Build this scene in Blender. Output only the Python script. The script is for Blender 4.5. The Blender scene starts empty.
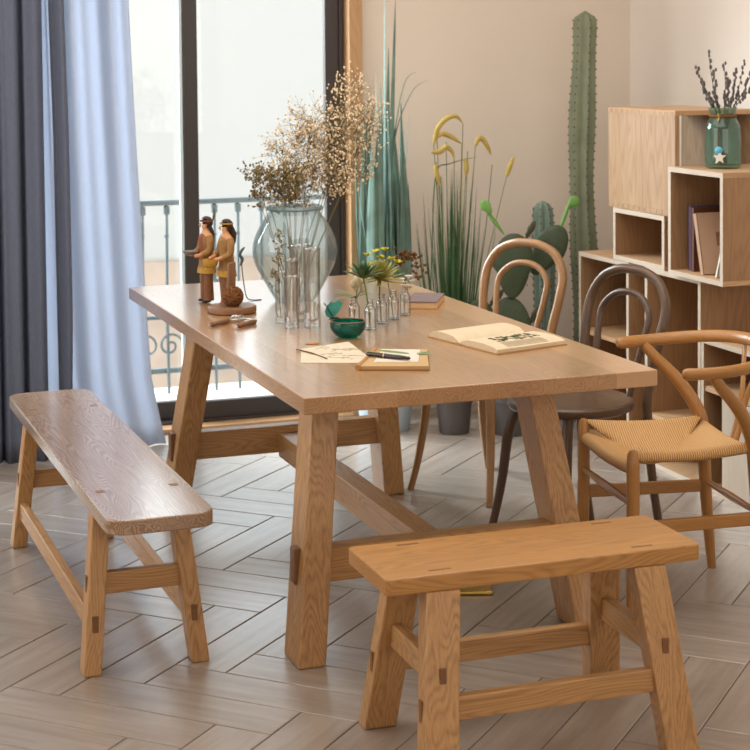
import bpy, bmesh, math, random
from mathutils import Vector, Matrix, noise
sc = bpy.context.scene
COL = sc.collection
PI = math.pi
R = math.radians
rnd = random.Random(7)

# ------------------------------------------------------------------ materials
def srgb(r, g, b):
    f = lambda c: (c/255/12.92) if c/255 <= .04045 else ((c/255+.055)/1.055)**2.4
    return (f(r), f(g), f(b), 1)

def new_mat(name):
    m = bpy.data.materials.new(name); m.use_nodes = True
    nt = m.node_tree
    for n in list(nt.nodes): nt.nodes.remove(n)
    out = nt.nodes.new('ShaderNodeOutputMaterial')
    return m, nt, out

def N(nt, t, **kw):
    n = nt.nodes.new(t)
    for k, v in kw.items():
        if k.startswith('i_'): n.inputs[k[2:].replace('_', ' ')].default_value = v
        else: setattr(n, k, v)
    return n

def plain(name, col, rough=.6, spec=.4, metal=0, bump=0, bscale=80, var=0, vscale=6, trans=0):
    m, nt, out = new_mat(name); L = nt.links.new
    b = N(nt, 'ShaderNodeBsdfPrincipled')
    b.inputs['Roughness'].default_value = rough
    b.inputs['Specular IOR Level'].default_value = spec
    b.inputs['Metallic'].default_value = metal
    tc = N(nt, 'ShaderNodeTexCoord')
    if var:
        no = N(nt, 'ShaderNodeTexNoise'); no.inputs['Scale'].default_value = vscale; no.inputs['Detail'].default_value = 5
        L(tc.outputs['Object'], no.inputs['Vector'])
        mx = N(nt, 'ShaderNodeMixRGB')
        mx.inputs['Color1'].default_value = tuple(c*(1-var) for c in col[:3])+(1,)
        mx.inputs['Color2'].default_value = tuple(min(1, c*(1+var)) for c in col[:3])+(1,)
        rp = N(nt, 'ShaderNodeMapRange'); rp.inputs['From Min'].default_value = .3; rp.inputs['From Max'].default_value = .7
        L(no.outputs['Fac'], rp.inputs['Value']); L(rp.outputs['Result'], mx.inputs['Fac'])
        L(mx.outputs['Color'], b.inputs['Base Color'])
    else:
        b.inputs['Base Color'].default_value = col
    if bump:
        nb = N(nt, 'ShaderNodeTexNoise'); nb.inputs['Scale'].default_value = bscale; nb.inputs['Detail'].default_value = 4
        L(tc.outputs['Object'], nb.inputs['Vector'])
        bp = N(nt, 'ShaderNodeBump'); bp.inputs['Strength'].default_value = bump; bp.inputs['Distance'].default_value = .01
        L(nb.outputs['Fac'], bp.inputs['Height']); L(bp.outputs['Normal'], b.inputs['Normal'])
    if trans:
        t = N(nt, 'ShaderNodeBsdfTranslucent'); t.inputs['Color'].default_value = col
        ms = N(nt, 'ShaderNodeMixShader'); ms.inputs['Fac'].default_value = trans
        L(b.outputs[0], ms.inputs[1]); L(t.outputs[0], ms.inputs[2]); L(ms.outputs[0], out.inputs['Surface'])
    else:
        L(b.outputs[0], out.inputs['Surface'])
    return m

_wood = {}
def wood(kind, axis):
    """oak-like wood whose grain runs along local axis x, y or z"""
    key = (kind, axis)
    if key in _wood: return _wood[key]
    P = dict(
        oak=dict(a=srgb(188, 144, 94), b=srgb(142, 101, 60), rough=.42, ring=30, con=1.0),
        tabletop=dict(a=srgb(186, 143, 98), b=srgb(146, 105, 66), coat=1.0, rough=.3, ring=30, con=.75, plank=.1202),
        benchtop_glare=dict(a=srgb(210, 182, 152), b=srgb(132, 100, 74), coat=1.0, rough=.3, ring=46, con=1.0, plank=.30),  # same oak as the legs, with window glare put into the colour
        bright=dict(a=srgb(184, 134, 76), b=srgb(142, 97, 48), rough=.42, ring=44, con=1.0),
        shelf=dict(a=srgb(186, 150, 112), b=srgb(154, 118, 82), rough=.55, ring=20, con=.7),
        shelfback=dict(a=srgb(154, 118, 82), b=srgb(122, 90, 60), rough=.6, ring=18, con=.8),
        panel=dict(a=srgb(184, 155, 118), b=srgb(150, 115, 80), rough=.5, ring=16, con=.8, plank=.135),
        white=dict(a=srgb(190, 174, 154), b=srgb(172, 154, 132), rough=.5, ring=16, con=.6),
        honey=dict(a=srgb(168, 118, 62), b=srgb(138, 93, 44), rough=.34, ring=30, con=.5),
        tan=dict(a=srgb(152, 112, 70), b=srgb(116, 80, 48), rough=.36, ring=30, con=.6),
        dark=dict(a=srgb(90, 65, 44), b=srgb(62, 43, 29), rough=.32, ring=30, con=.7),
        plug=dict(a=srgb(126, 86, 50), b=srgb(100, 66, 38), rough=.5, ring=30, con=.7),
        trim=dict(a=srgb(186, 146, 104), b=srgb(160, 116, 74), rough=.4, ring=20, con=.6),
    )[kind]
    m, nt, out = new_mat('wood_%s_%s' % (kind, axis)); L = nt.links.new
    tc = N(nt, 'ShaderNodeTexCoord'); oi = N(nt, 'ShaderNodeObjectInfo')
    sep = N(nt, 'ShaderNodeSeparateXYZ'); L(tc.outputs['Object'], sep.inputs[0])
    order = {'x': 'YZX', 'y': 'XZY', 'z': 'XYZ'}[axis]        # across, across, along
    A, B, C_ = (sep.outputs[c] for c in order)
    def math_(op, a, b=None, c=None):
        n = N(nt, 'ShaderNodeMath', operation=op)
        for i, v in enumerate((a, b, c)):
            if v is None: continue
            if isinstance(v, (int, float)): n.inputs[i].default_value = v
            else: L(v, n.inputs[i])
        return n.outputs[0]
    offs = math_('MULTIPLY', oi.outputs['Random'], 7.3)
    tone = None
    if 'plank' in P:
        cell = math_('FLOOR', math_('DIVIDE', A, P['plank']))
        wn = N(nt, 'ShaderNodeTexWhiteNoise', noise_dimensions='1D'); L(math_('ADD', cell, .37), wn.inputs['W'])
        offs = math_('MULTIPLY_ADD', wn.outputs['Value'], 3.7, offs)
        tone = wn.outputs['Value']
        A = math_('SUBTRACT', A, math_('MULTIPLY', math_('ADD', cell, .5), P['plank']))
    comb = N(nt, 'ShaderNodeCombineXYZ')
    L(math_('ADD', A, offs), comb.inputs[0]); L(math_('ADD', B, offs), comb.inputs[1]); L(math_('MULTIPLY_ADD', C_, .12, offs), comb.inputs[2])
    n1 = N(nt, 'ShaderNodeTexNoise'); n1.inputs['Scale'].default_value = 9; n1.inputs['Detail'].default_value = 2; n1.inputs['Roughness'].default_value = .45
    L(comb.outputs[0], n1.inputs['Vector'])
    # growth rings read as contour lines of a smooth, stretched field -> cathedral figure
    fld = math_('ADD', math_('MULTIPLY', n1.outputs['Fac'], 1.0), math_('MULTIPLY', math_('ADD', A, B), .9))
    fr = math_('FRACT', math_('MULTIPLY', fld, P['ring']))
    saw = math_('POWER', math_('ABSOLUTE', math_('SUBTRACT', math_('MULTIPLY', fr, 2.0), 1.0)), 1.6)
    comb2 = N(nt, 'ShaderNodeCombineXYZ')
    L(A, comb2.inputs[0]); L(B, comb2.inputs[1]); L(math_('MULTIPLY_ADD', C_, .025, offs), comb2.inputs[2])
    n2 = N(nt, 'ShaderNodeTexNoise'); n2.inputs['Scale'].default_value = 240; n2.inputs['Detail'].default_value = 3
    L(comb2.outputs[0], n2.inputs['Vector'])
    n3 = N(nt, 'ShaderNodeTexNoise'); n3.inputs['Scale'].default_value = 5; n3.inputs['Detail'].default_value = 3
    L(comb.outputs[0], n3.inputs['Vector'])
    pores = N(nt, 'ShaderNodeMapRange'); pores.inputs['From Min'].default_value = .42; pores.inputs['From Max'].default_value = .68
    L(n2.outputs['Fac'], pores.inputs['Value'])
    fac = math_('ADD', math_('MULTIPLY', saw, .55*P['con']), math_('MULTIPLY', pores.outputs[0], .38*P['con']))
    fac = math_('ADD', fac, math_('MULTIPLY', math_('SUBTRACT', n3.outputs['Fac'], .5), 1.0))
    if tone is not None: fac = math_('ADD', fac, math_('MULTIPLY', math_('SUBTRACT', tone, .5), 1.0))
    fac = math_('MINIMUM', math_('MAXIMUM', fac, 0.0), 1.0)
    mx = N(nt, 'ShaderNodeMixRGB'); mx.inputs['Color1'].default_value = P['a']; mx.inputs['Color2'].default_value = P['b']
    L(fac, mx.inputs['Fac'])
    b = N(nt, 'ShaderNodeBsdfPrincipled'); L(mx.outputs['Color'], b.inputs['Base Color'])
    b.inputs['Roughness'].default_value = P['rough']; b.inputs['Specular IOR Level'].default_value = .5
    b.inputs['Coat Weight'].default_value = P.get('coat', .0); b.inputs['Coat Roughness'].default_value = .19
    bp = N(nt, 'ShaderNodeBump'); bp.inputs['Strength'].default_value = .035; bp.inputs['Distance'].default_value = .001
    L(fac, bp.inputs['Height']); L(bp.outputs['Normal'], b.inputs['Normal'])
    L(b.outputs[0], out.inputs['Surface'])
    _wood[key] = m
    return m

def glass(name, tint, edge, diff=0.0, gloss=1.0, dcol=(.8, .85, .85, 1), rough=.02, blend=.35):
    """clear glass: tinted see-through body, darker towards the edges where the wall is seen edge-on, plus reflections"""
    m, nt, out = new_mat(name); L = nt.links.new
    lw = N(nt, 'ShaderNodeLayerWeight'); lw.inputs['Blend'].default_value = .5
    pw = N(nt, 'ShaderNodeMath', operation='POWER'); pw.inputs[1].default_value = 1/max(blend, .05); L(lw.outputs['Facing'], pw.inputs[0])
    mx = N(nt, 'ShaderNodeMixRGB'); mx.inputs['Color1'].default_value = tint; mx.inputs['Color2'].default_value = edge
    L(pw.outputs[0], mx.inputs['Fac'])
    tr = N(nt, 'ShaderNodeBsdfTransparent'); L(mx.outputs['Color'], tr.inputs['Color'])
    src = tr
    if diff:
        d = N(nt, 'ShaderNodeBsdfTranslucent'); d.inputs['Color'].default_value = dcol
        d2 = N(nt, 'ShaderNodeBsdfDiffuse'); d2.inputs['Color'].default_value = dcol
        ad = N(nt, 'ShaderNodeMixShader'); ad.inputs['Fac'].default_value = .5
        L(d.outputs[0], ad.inputs[1]); L(d2.outputs[0], ad.inputs[2])
        s0 = N(nt, 'ShaderNodeMixShader'); s0.inputs['Fac'].default_value = diff
        L(tr.outputs[0], s0.inputs[1]); L(ad.outputs[0], s0.inputs[2]); src = s0
    gl = N(nt, 'ShaderNodeBsdfGlossy'); gl.inputs['Roughness'].default_value = rough
    f5 = N(nt, 'ShaderNodeMath', operation='POWER'); f5.inputs[1].default_value = 5; L(lw.outputs['Facing'], f5.inputs[0])
    mu = N(nt, 'ShaderNodeMath', operation='MULTIPLY_ADD'); mu.inputs[1].default_value = .8*gloss; mu.inputs[2].default_value = .04*gloss; mu.use_clamp = True
    L(f5.outputs[0], mu.inputs[0])
    ms = N(nt, 'ShaderNodeMixShader'); L(mu.outputs[0], ms.inputs['Fac'])
    L(src.outputs[0], ms.inputs[1]); L(gl.outputs[0], ms.inputs[2]); L(ms.outputs[0], out.inputs['Surface'])
    return m

def cloth(name, col, transl, weave=900, var=.08):
    m, nt, out = new_mat(name); L = nt.links.new
    tc = N(nt, 'ShaderNodeTexCoord')
    mp = N(nt, 'ShaderNodeMapping'); mp.inputs['Scale'].default_value = (1, 1, .35)
    L(tc.outputs['Object'], mp.inputs['Vector'])
    no = N(nt, 'ShaderNodeTexNoise'); no.inputs['Scale'].default_value = 120; no.inputs['Detail'].default_value = 4
    L(mp.outputs[0], no.inputs['Vector'])
    mx = N(nt, 'ShaderNodeMixRGB')
    mx.inputs['Color1'].default_value = tuple(c*(1-var) for c in col[:3])+(1,)
    mx.inputs['Color2'].default_value = tuple(min(1, c*(1+var)) for c in col[:3])+(1,)
    L(no.outputs['Fac'], mx.inputs['Fac'])
    d = N(nt, 'ShaderNodeBsdfDiffuse'); t = N(nt, 'ShaderNodeBsdfTranslucent')
    L(mx.outputs[0], d.inputs['Color']); L(mx.outputs[0], t.inputs['Color'])
    ms = N(nt, 'ShaderNodeMixShader'); ms.inputs['Fac'].default_value = transl
    L(d.outputs[0], ms.inputs[1]); L(t.outputs[0], ms.inputs[2]); L(ms.outputs[0], out.inputs['Surface'])
    return m

# ------------------------------------------------------------------ mesh helpers
class MB:
    def __init__(s): s.bm = bmesh.new(); s.crisp = False
    def box(s, lo, hi, bev=0, seg=2, M=None):
        c = [(lo[i]+hi[i])/2 for i in range(3)]; d = [abs(hi[i]-lo[i]) for i in range(3)]
        q = [Vector((c[0]+d[0]*x/2, c[1]+d[1]*y/2, c[2]+d[2]*z/2)) for z in (-1, 1) for x, y in ((-1, -1), (1, -1), (1, 1), (-1, 1))]
        if M is not None: q = [M @ v for v in q]
        return s.hexa(q, bev, seg)
    def hexa(s, q, bev=0, seg=2):
        b = bmesh.new(); s.crisp = True
        v = [b.verts.new(p) for p in q]
        for f in ((3, 2, 1, 0), (4, 5, 6, 7), (0, 1, 5, 4), (1, 2, 6, 5), (2, 3, 7, 6), (3, 0, 4, 7)):
            b.faces.new([v[i] for i in f])
        if bev: bmesh.ops.bevel(b, geom=list(b.edges), offset=bev, segments=seg, affect='EDGES', profile=.5)
        bmesh.ops.recalc_face_normals(b, faces=b.faces)
        s._merge(b); return s
    def _merge(s, b):
        me = bpy.data.meshes.new('tmp'); b.to_mesh(me); b.free(); s.bm.from_mesh(me); bpy.data.meshes.remove(me)
    def prism(s, outline, z0, z1, bev=0, seg=2, M=None):
        b = bmesh.new(); s.crisp = True
        lo = [b.verts.new((x, y, z0)) for x, y in outline]; hi = [b.verts.new((x, y, z1)) for x, y in outline]
        n = len(outline)
        b.faces.new(list(reversed(lo))); b.faces.new(hi)
        for i in range(n): b.faces.new((lo[i], lo[(i+1) % n], hi[(i+1) % n], hi[i]))
        bmesh.ops.recalc_face_normals(b, faces=b.faces)
        if bev:
            es = [e for e in b.edges if abs(e.verts[0].co.z-e.verts[1].co.z) < 1e-6]
            bmesh.ops.bevel(b, geom=es, offset=bev, segments=seg, affect='EDGES', profile=.5)
        if M is not None: bmesh.ops.transform(b, matrix=M, verts=b.verts)
        s._merge(b); return s
    def lathe(s, prof, seg=32, M=None, sx=1, sy=1, closed=False):
        """prof: list of (r, z)"""
        b = bmesh.new(); rings = []
        for r, z in prof:
            if r < 1e-5: rings.append([b.verts.new((0, 0, z))])
            else: rings.append([b.verts.new((r*sx*math.cos(2*PI*i/seg), r*sy*math.sin(2*PI*i/seg), z)) for i in range(seg)])
        pairs = list(zip(rings, rings[1:]))
        if closed: pairs.append((rings[-1], rings[0]))
        for a, c in pairs:
            for i in range(seg):
                j = (i+1) % seg
                if len(a) == 1 and len(c) == 1: continue
                if len(a) == 1: b.faces.new((a[0], c[i], c[j]))
                elif len(c) == 1: b.faces.new((a[i], a[j], c[0]))
                else: b.faces.new((a[i], a[j], c[j], c[i]))
        bmesh.ops.recalc_face_normals(b, faces=b.faces)
        if M is not None: bmesh.ops.transform(b, matrix=M, verts=b.verts)
        s._merge(b); return s
    def tube(s, pts, rad, seg=10, flat=None, side=None, caps=True, closed=False):
        """sweep; rad number/list; flat = ratio of the second radius; side = vector that the first radius follows"""
        pts = [Vector(p) for p in pts]; n = len(pts)
        if not isinstance(rad, (list, tuple)): rad = [rad]*n
        b = bmesh.new(); rings = []; u = None
        for i, p in enumerate(pts):
            if closed: t = pts[(i+1) % n]-pts[i-1]
            else: t = pts[min(i+1, n-1)]-pts[max(i-1, 0)]
            if t.length < 1e-9: t = Vector((0, 0, 1))
            t.normalize()
            if side is not None: u = Vector(side)-t*t.dot(Vector(side))
            elif u is None: u = t.orthogonal()
            else: u = u-t*t.dot(u)
            if u.length < 1e-6: u = t.orthogonal()
            u.normalize(); w = t.cross(u); fl = 1 if flat is None else flat
            r = rad[i]
            rings.append([b.verts.new(p+u*(r*math.cos(2*PI*k/seg))+w*(r*fl*math.sin(2*PI*k/seg))) for k in range(seg)])
        m = n if closed else n-1
        for i in range(m):
            a, c = rings[i], rings[(i+1) % n]
            for k in range(seg): b.faces.new((a[k], a[(k+1) % seg], c[(k+1) % seg], c[k]))
        if caps and not closed:
            b.faces.new(list(reversed(rings[0]))); b.faces.new(rings[-1])
        s._merge(b); return s
    def ball(s, c, r, sub=2, scale=(1, 1, 1), M=None):
        b = bmesh.new(); bmesh.ops.create_icosphere(b, subdivisions=sub, radius=r)
        T = Matrix.Translation(c) @ (M if M is not None else Matrix()) @ Matrix.Diagonal((*scale, 1))
        bmesh.ops.transform(b, matrix=T, verts=b.verts); s._merge(b); return s
    def build(s, name, mat, parent=None, smooth=True, angle=40):
        me = bpy.data.meshes.new(name); s.bm.to_mesh(me); s.bm.free()
        me.materials.append(mat)
        if smooth:
            for p in me.polygons: p.use_smooth = True
            try: me.set_sharp_from_angle(angle=R(18 if s.crisp else angle))
            except Exception: pass
        o = bpy.data.objects.new(name, me); COL.objects.link(o)
        if parent is not None: o.parent = parent
        return o

def spline(pts, n=8):
    """Catmull-Rom through points"""
    P = [Vector(p) for p in pts]; out = []
    for i in range(len(P)-1):
        p0 = P[max(i-1, 0)]; p1 = P[i]; p2 = P[i+1]; p3 = P[min(i+2, len(P)-1)]
        for k in range(n):
            t = k/n
            out.append(.5*((2*p1)+(-p0+p2)*t+(2*p0-5*p1+4*p2-p3)*t*t+(-p0+3*p1-3*p2+p3)*t**3))
    out.append(P[-1]); return out

def lerp_list(vals, n):
    out = []
    for i in range(n):
        t = i/(n-1)*(len(vals)-1); k = min(int(t), len(vals)-2); out.append(vals[k]+(vals[k+1]-vals[k])*(t-k))
    return out

def tag(o, label, cat, group=None, kind=None):
    if label: o['label'] = label
    if cat: o['category'] = cat
    if group: o['group'] = group
    if kind: o['kind'] = kind
    return o
def thing(name, label, cat, loc=(0, 0, 0), rz=0, group=None):
    o = bpy.data.objects.new(name, None); COL.objects.link(o)
    o.empty_display_size = .05; o.location = loc; o.rotation_euler = (0, 0, rz)
    return tag(o, label, cat, group)
def struct(o): o['kind'] = 'structure'; return o
def copy_tree(o, parent=None):
    c = o.copy(); COL.objects.link(c)
    if parent is not None: c.parent = parent
    for ch in list(o.children): copy_tree(ch, c)
    return c
def rounded(w, l, r, n=6):
    pts = []
    for cx, cy, a0 in ((w/2-r, l/2-r, 0), (-w/2+r, l/2-r, 90), (-w/2+r, -l/2+r, 180), (w/2-r, -l/2+r, 270)):
        for k in range(n+1):
            a = R(a0+90*k/n); pts.append((cx+r*math.cos(a), cy+r*math.sin(a)))
    return pts

# ------------------------------------------------------------------ camera
cam = bpy.data.cameras.new('camera'); co = bpy.data.objects.new('camera', cam); COL.objects.link(co)
pitch, roll, yaw = .0468767, -.00947018, -.341003
f_ = Vector((-math.sin(yaw)*math.cos(pitch), math.cos(yaw)*math.cos(pitch), -math.sin(pitch)))
r_ = Vector((math.cos(yaw), math.sin(yaw), 0)); u_ = r_.cross(f_)
r2 = math.cos(roll)*r_+math.sin(roll)*u_; u2 = -math.sin(roll)*r_+math.cos(roll)*u_
Mx = Matrix((( r2.x, u2.x, -f_.x), (r2.y, u2.y, -f_.y), (r2.z, u2.z, -f_.z))).to_4x4()
Mx.translation = Vector((-1.67467, -4.95555, 1.57794)); co.matrix_world = Mx
cam.sensor_width = 36; cam.lens = 1704.863/750*36; cam.shift_y = -(375-133.1094)/750
cam.clip_start = .1; cam.clip_end = 200
cam.dof.use_dof = True; cam.dof.focus_distance = 4.7; cam.dof.aperture_fstop = 7.0
sc.camera = co

# ------------------------------------------------------------------ shared materials
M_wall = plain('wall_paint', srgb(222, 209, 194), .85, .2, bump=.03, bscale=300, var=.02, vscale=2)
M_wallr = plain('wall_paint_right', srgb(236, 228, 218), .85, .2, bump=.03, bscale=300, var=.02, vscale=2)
M_ceil = plain('ceiling_paint', srgb(236, 230, 220), .9, .2)
M_black = plain('black_frame', srgb(54, 46, 43), .45, .5)
M_pane = glass('window_pane_glass', (.985, .995, .99, 1), (.8, .9, .88, 1), gloss=.6, blend=.12)
M_iron = plain('grey_iron', srgb(92, 104, 108), .6, .4)
M_paper = plain('cream_paper', srgb(204, 190, 166), .8, .2, var=.05, vscale=20)
M_steel = plain('steel', srgb(190, 190, 186), .3, .5, metal=1)
M_twine = plain('brown_twine', srgb(118, 78, 48), .9, .1, bump=.5, bscale=300)
M_soil = plain('dark_soil', srgb(60, 46, 36), .95, .1, bump=.6, bscale=90)
M_potg = plain('grey_pot_plastic', srgb(92, 86, 84), .6, .3, var=.06)
M_potb = plain('pale_blue_pot', srgb(176, 192, 204), .5, .4, var=.05)
M_cord = None

# ------------------------------------------------------------------ setting: room
YW = 2.05; XR = 2.06; XL = -2.7; YN = -5.6; ZC = 2.65
DL, DR, DH = -1.75, .675, 2.32         # door opening in the far wall
def simple_struct(name, mat, *boxes):
    mb = MB()
    for lo, hi in boxes: mb.box(lo, hi)
    return struct(mb.build(name, mat, smooth=False))
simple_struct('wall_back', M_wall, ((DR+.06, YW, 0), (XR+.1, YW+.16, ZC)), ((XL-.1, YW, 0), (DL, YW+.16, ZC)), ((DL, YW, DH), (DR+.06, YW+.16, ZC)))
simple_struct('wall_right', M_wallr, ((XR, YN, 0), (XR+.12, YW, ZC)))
simple_struct('wall_front', M_wall, ((XL-.12, YN-.12, 0), (XR+.12, YN, ZC)))
simple_struct('wall_left', M_wall, ((XL-.12, YN, 0), (XL, YW, ZC)))
simple_struct('ceiling', M_ceil, ((XL-.12, YN, ZC), (XR+.12, YW+.16, ZC+.1)))

# herringbone wood-look plank floor (one mesh: grout bed + bevelled planks)
def make_floor():
    w = .1497; n = 4; u0 = -1.136; v0 = .03; gap = .0016
    bm = bmesh.new(); lay = bm.loops.layers.uv.new('UVMap'); tl = bm.faces.layers.int.new('tone')
    c45 = math.sqrt(.5)
    lo = [(XL, YN), (XR, YW+.12)]
    def add(ua, ub, va, vb, along_u):
        ctr = ((ua+ub)/2*c45-(va+vb)/2*c45, (ua+ub)/2*c45+(va+vb)/2*c45)
        if not (XL-.5 < ctr[0] < XR+.5 and YN-.5 < ctr[1] < YW+.5): return
        zt = rnd.uniform(-.0004, 0); bv = .0022
        def ring(i, z): return [((u*c45-v*c45), (u*c45+v*c45), z, u, v) for u, v in ((ua+i, va+i), (ub-i, va+i), (ub-i, vb-i), (ua+i, vb-i))]
        r0 = ring(gap, zt-.004); r1 = ring(gap, zt-.0012); r2_ = ring(gap+bv, zt)
        vs = [[bm.verts.new(p[:3]) for p in r] for r in (r0, r1, r2_)]
        o1, o2 = rnd.random()*20, rnd.random()*20
        def face(vv, uvs):
            f = bm.faces.new(vv)
            for l, (u, v) in zip(f.loops, uvs):
                l[lay].uv = (u+o1, v+o2) if along_u else (v+o1, u+o2)
        face(vs[2], [(p[3], p[4]) for p in r2_])
        for a, b_, ra, rb in ((vs[0], vs[1], r0, r1), (vs[1], vs[2], r1, r2_)):
            for i in range(4):
                j = (i+1) % 4
                face((a[i], a[j], b_[j], b_[i]), [(ra[i][3], ra[i][4]), (ra[j][3], ra[j][4]), (rb[j][3], rb[j][4]), (rb[i][3], rb[i][4])])
    for j in range(-60, 60):
        for m in range(-12, 12):
            i = -j+2*n*m
            add(u0+i*w, u0+(i+n)*w, v0+j*w, v0+(j+1)*w, True)
    for i in range(-60, 60):
        for m in range(-12, 12):
            j = -i+n+2*n*m          # cells with (i+j) mod 2n in [n, 2n)
            add(u0+i*w, u0+(i+1)*w, v0+j*w, v0+(j+n)*w, False)
    q = [bm.verts.new(p) for p in ((XL-.6, YN-.6, -.003), (XR+.6, YN-.6, -.003), (XR+.6, YW+.6, -.003), (XL-.6, YW+.6, -.003))]
    fb = bm.faces.new(q); fb.material_index = 1
    for co_, no_ in (((XL, 0, 0), (-1, 0, 0)), ((XR, 0, 0), (1, 0, 0)), ((0, YN, 0), (0, -1, 0)), ((0, YW+.12, 0), (0, 1, 0))):
        g = list(bm.verts)+list(bm.edges)+list(bm.faces)
        bmesh.ops.bisect_plane(bm, geom=g, plane_co=co_, plane_no=no_, clear_outer=True)
    me = bpy.data.meshes.new('floor'); bm.to_mesh(me); bm.free()
    # material
    m, nt, out = new_mat('floor_planks'); L = nt.links.new
    uv = N(nt, 'ShaderNodeUVMap'); uv.uv_map = 'UVMap'
    mp = N(nt, 'ShaderNodeMapping'); mp.inputs['Scale'].default_value = (1.6, 16, 1); L(uv.outputs[0], mp.inputs['Vector'])
    n1 = N(nt, 'ShaderNodeTexNoise'); n1.inputs['Scale'].default_value = 1.5; n1.inputs['Detail'].default_value = 6; n1.inputs['Roughness'].default_value = .6
    L(mp.outputs[0], n1.inputs['Vector'])
    n2 = N(nt, 'ShaderNodeTexNoise'); n2.inputs['Scale'].default_value = 30; n2.inputs['Detail'].default_value = 4; L(uv.outputs[0], n2.inputs['Vector'])
    mp3 = N(nt, 'ShaderNodeMapping'); mp3.inputs['Scale'].default_value = (.12, .12, 1); L(uv.outputs[0], mp3.inputs['Vector'])
    n3 = N(nt, 'ShaderNodeTexNoise'); n3.inputs['Scale'].default_value = 3; L(mp3.outputs[0], n3.inputs['Vector'])
    rp = N(nt, 'ShaderNodeValToRGB'); e = rp.color_ramp.elements
    e[0].position = .3; e[0].color = srgb(140, 126, 113); e[1].position = .72; e[1].color = srgb(170, 158, 146)
    ad = N(nt, 'ShaderNodeMath', operation='MULTIPLY_ADD'); ad.inputs[1].default_value = .35
    sb = N(nt, 'ShaderNodeMath', operation='SUBTRACT'); sb.inputs[1].default_value = .5
    L(n3.outputs['Fac'], sb.inputs[0]); L(sb.outputs[0], ad.inputs[0]); L(n1.outputs['Fac'], ad.inputs[2])
    L(ad.outputs[0], rp.inputs['Fac'])
    b = N(nt, 'ShaderNodeBsdfPrincipled'); L(rp.outputs[0], b.inputs['Base Color'])
    rr = N(nt, 'ShaderNodeMapRange'); rr.inputs['To Min'].default_value = .3; rr.inputs['To Max'].default_value = .48
    L(n2.outputs['Fac'], rr.inputs['Value']); L(rr.outputs[0], b.inputs['Roughness'])
    b.inputs['Specular IOR Level'].default_value = .5; b.inputs['Coat Weight'].default_value = 1.0; b.inputs['Coat Roughness'].default_value = .26
    bp = N(nt, 'ShaderNodeBump'); bp.inputs['Strength'].default_value = .08; bp.inputs['Distance'].default_value = .003
    sm = N(nt, 'ShaderNodeMath', operation='ADD'); L(n1.outputs['Fac'], sm.inputs[0]); L(n2.outputs['Fac'], sm.inputs[1])
    L(sm.outputs[0], bp.inputs['Height']); L(bp.outputs[0], b.inputs['Normal']); L(b.outputs[0], out.inputs['Surface'])
    me.materials.append(m); me.materials.append(plain('grout', srgb(92, 78, 68), .9, .1))
    o = bpy.data.objects.new('floor', me); COL.objects.link(o); return struct(o)
make_floor()

# wooden casing beside the glass door and the wooden threshold in front of it
mb = MB(); mb.box((DR, 1.985, 0), (DR+.06, 2.2, DH+.05), .003); struct(mb.build('trim_1', wood('trim', 'z')))
mb = MB(); mb.box((DL, 1.97, 0), (DR, 2.052, .02), .003); struct(mb.build('trim_2', wood('trim', 'x')))

# black sliding glass door
win = struct(bpy.data.objects.new('window_1', None)); COL.objects.link(win)
mb = MB()
mb.box((DL, 2.055, .0), (DR, 2.18, .03), .003); mb.box((DL, 2.055, DH-.05), (DR, 2.18, DH), .003)
mb.box((DL, 2.055, .03), (DL+.05, 2.18, DH-.05), .003)
mb.box((DR-.022, 2.055, .03), (DR, 2.18, DH-.05), .003)
mb.build('window_frame', M_black, win)
def sash(x0, x1, y, rail=.055):
    mb = MB()
    mb.box((x0, y, .03), (x0+.062, y+.035, DH-.05), .003); mb.box((x1-.062, y, .03), (x1, y+.035, DH-.05), .003)
    mb.box((x0+.062, y, .03), (x1-.062, y+.035, .03+rail+.02), .003); mb.box((x0+.062, y, DH-.05-rail), (x1-.062, y+.035, DH-.05), .003)
    s_ = mb.build('sash', M_black, win)
    mb = MB(); mb.box((x0+.05, y+.014, .09), (x1-.05, y+.022, DH-.1)); mb.build('pane', M_pane, s_, smooth=False)
sash(-.036, DR-.022, 2.065)
sash(DL+.05, .03, 2.115)
# a pale aluminium strip along the meeting stile, seen greenish-white
mb = MB(); mb.box((-.052, 2.075, .05), (-.038, 2.1, DH-.06)); mb.build('seal_strip', plain('pale_seal', srgb(206, 220, 216), .4, .5), win)

# ------------------------------------------------------------------ outside
simple_struct('balcony_floor', plain('balcony_concrete', srgb(206, 198, 188), .9, .2, var=.06), ((-4, 2.22, -.2), (3.5, 3.15, -.04)))
YB = 3.0
rail = thing('balcony_railing', 'grey wrought iron balcony railing with bellied bars outside the glass door', 'railing', (0, YB, -.04))
mb = MB(); mb.box((-3, -.02, .905), (3, .02, .93), .004); mb.build('top_rail', M_iron, rail)
mb = MB(); mb.box((-3, -.012, .1), (3, .012, .125), .003); mb.build('bottom_rail', M_iron, rail)
mb = MB(); mb.box((-3, -.012, .36), (3, .012, .378), .003); mb.build('middle_rail', M_iron, rail)
bars = []
for k in range(-16, 22):
    x = .208+k*.1165
    if not -1.2 < x < 1.6: continue
    mb = MB()
    mb.tube(spline([(x, 0, .91), (x-.002, -.01, .82), (x-.012, -.045, .62), (x-.02, -.075, .45), (x-.012, -.045, .25), (x, 0, .0)], 5), .0075, 6)
    mb.box((x-.014, -.014, .86), (x+.014, .014, .9), .004)
    mb.ball((x-.006, -.02, .76), .013, 1)
    mb.build('bar', M_iron, rail)
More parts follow.
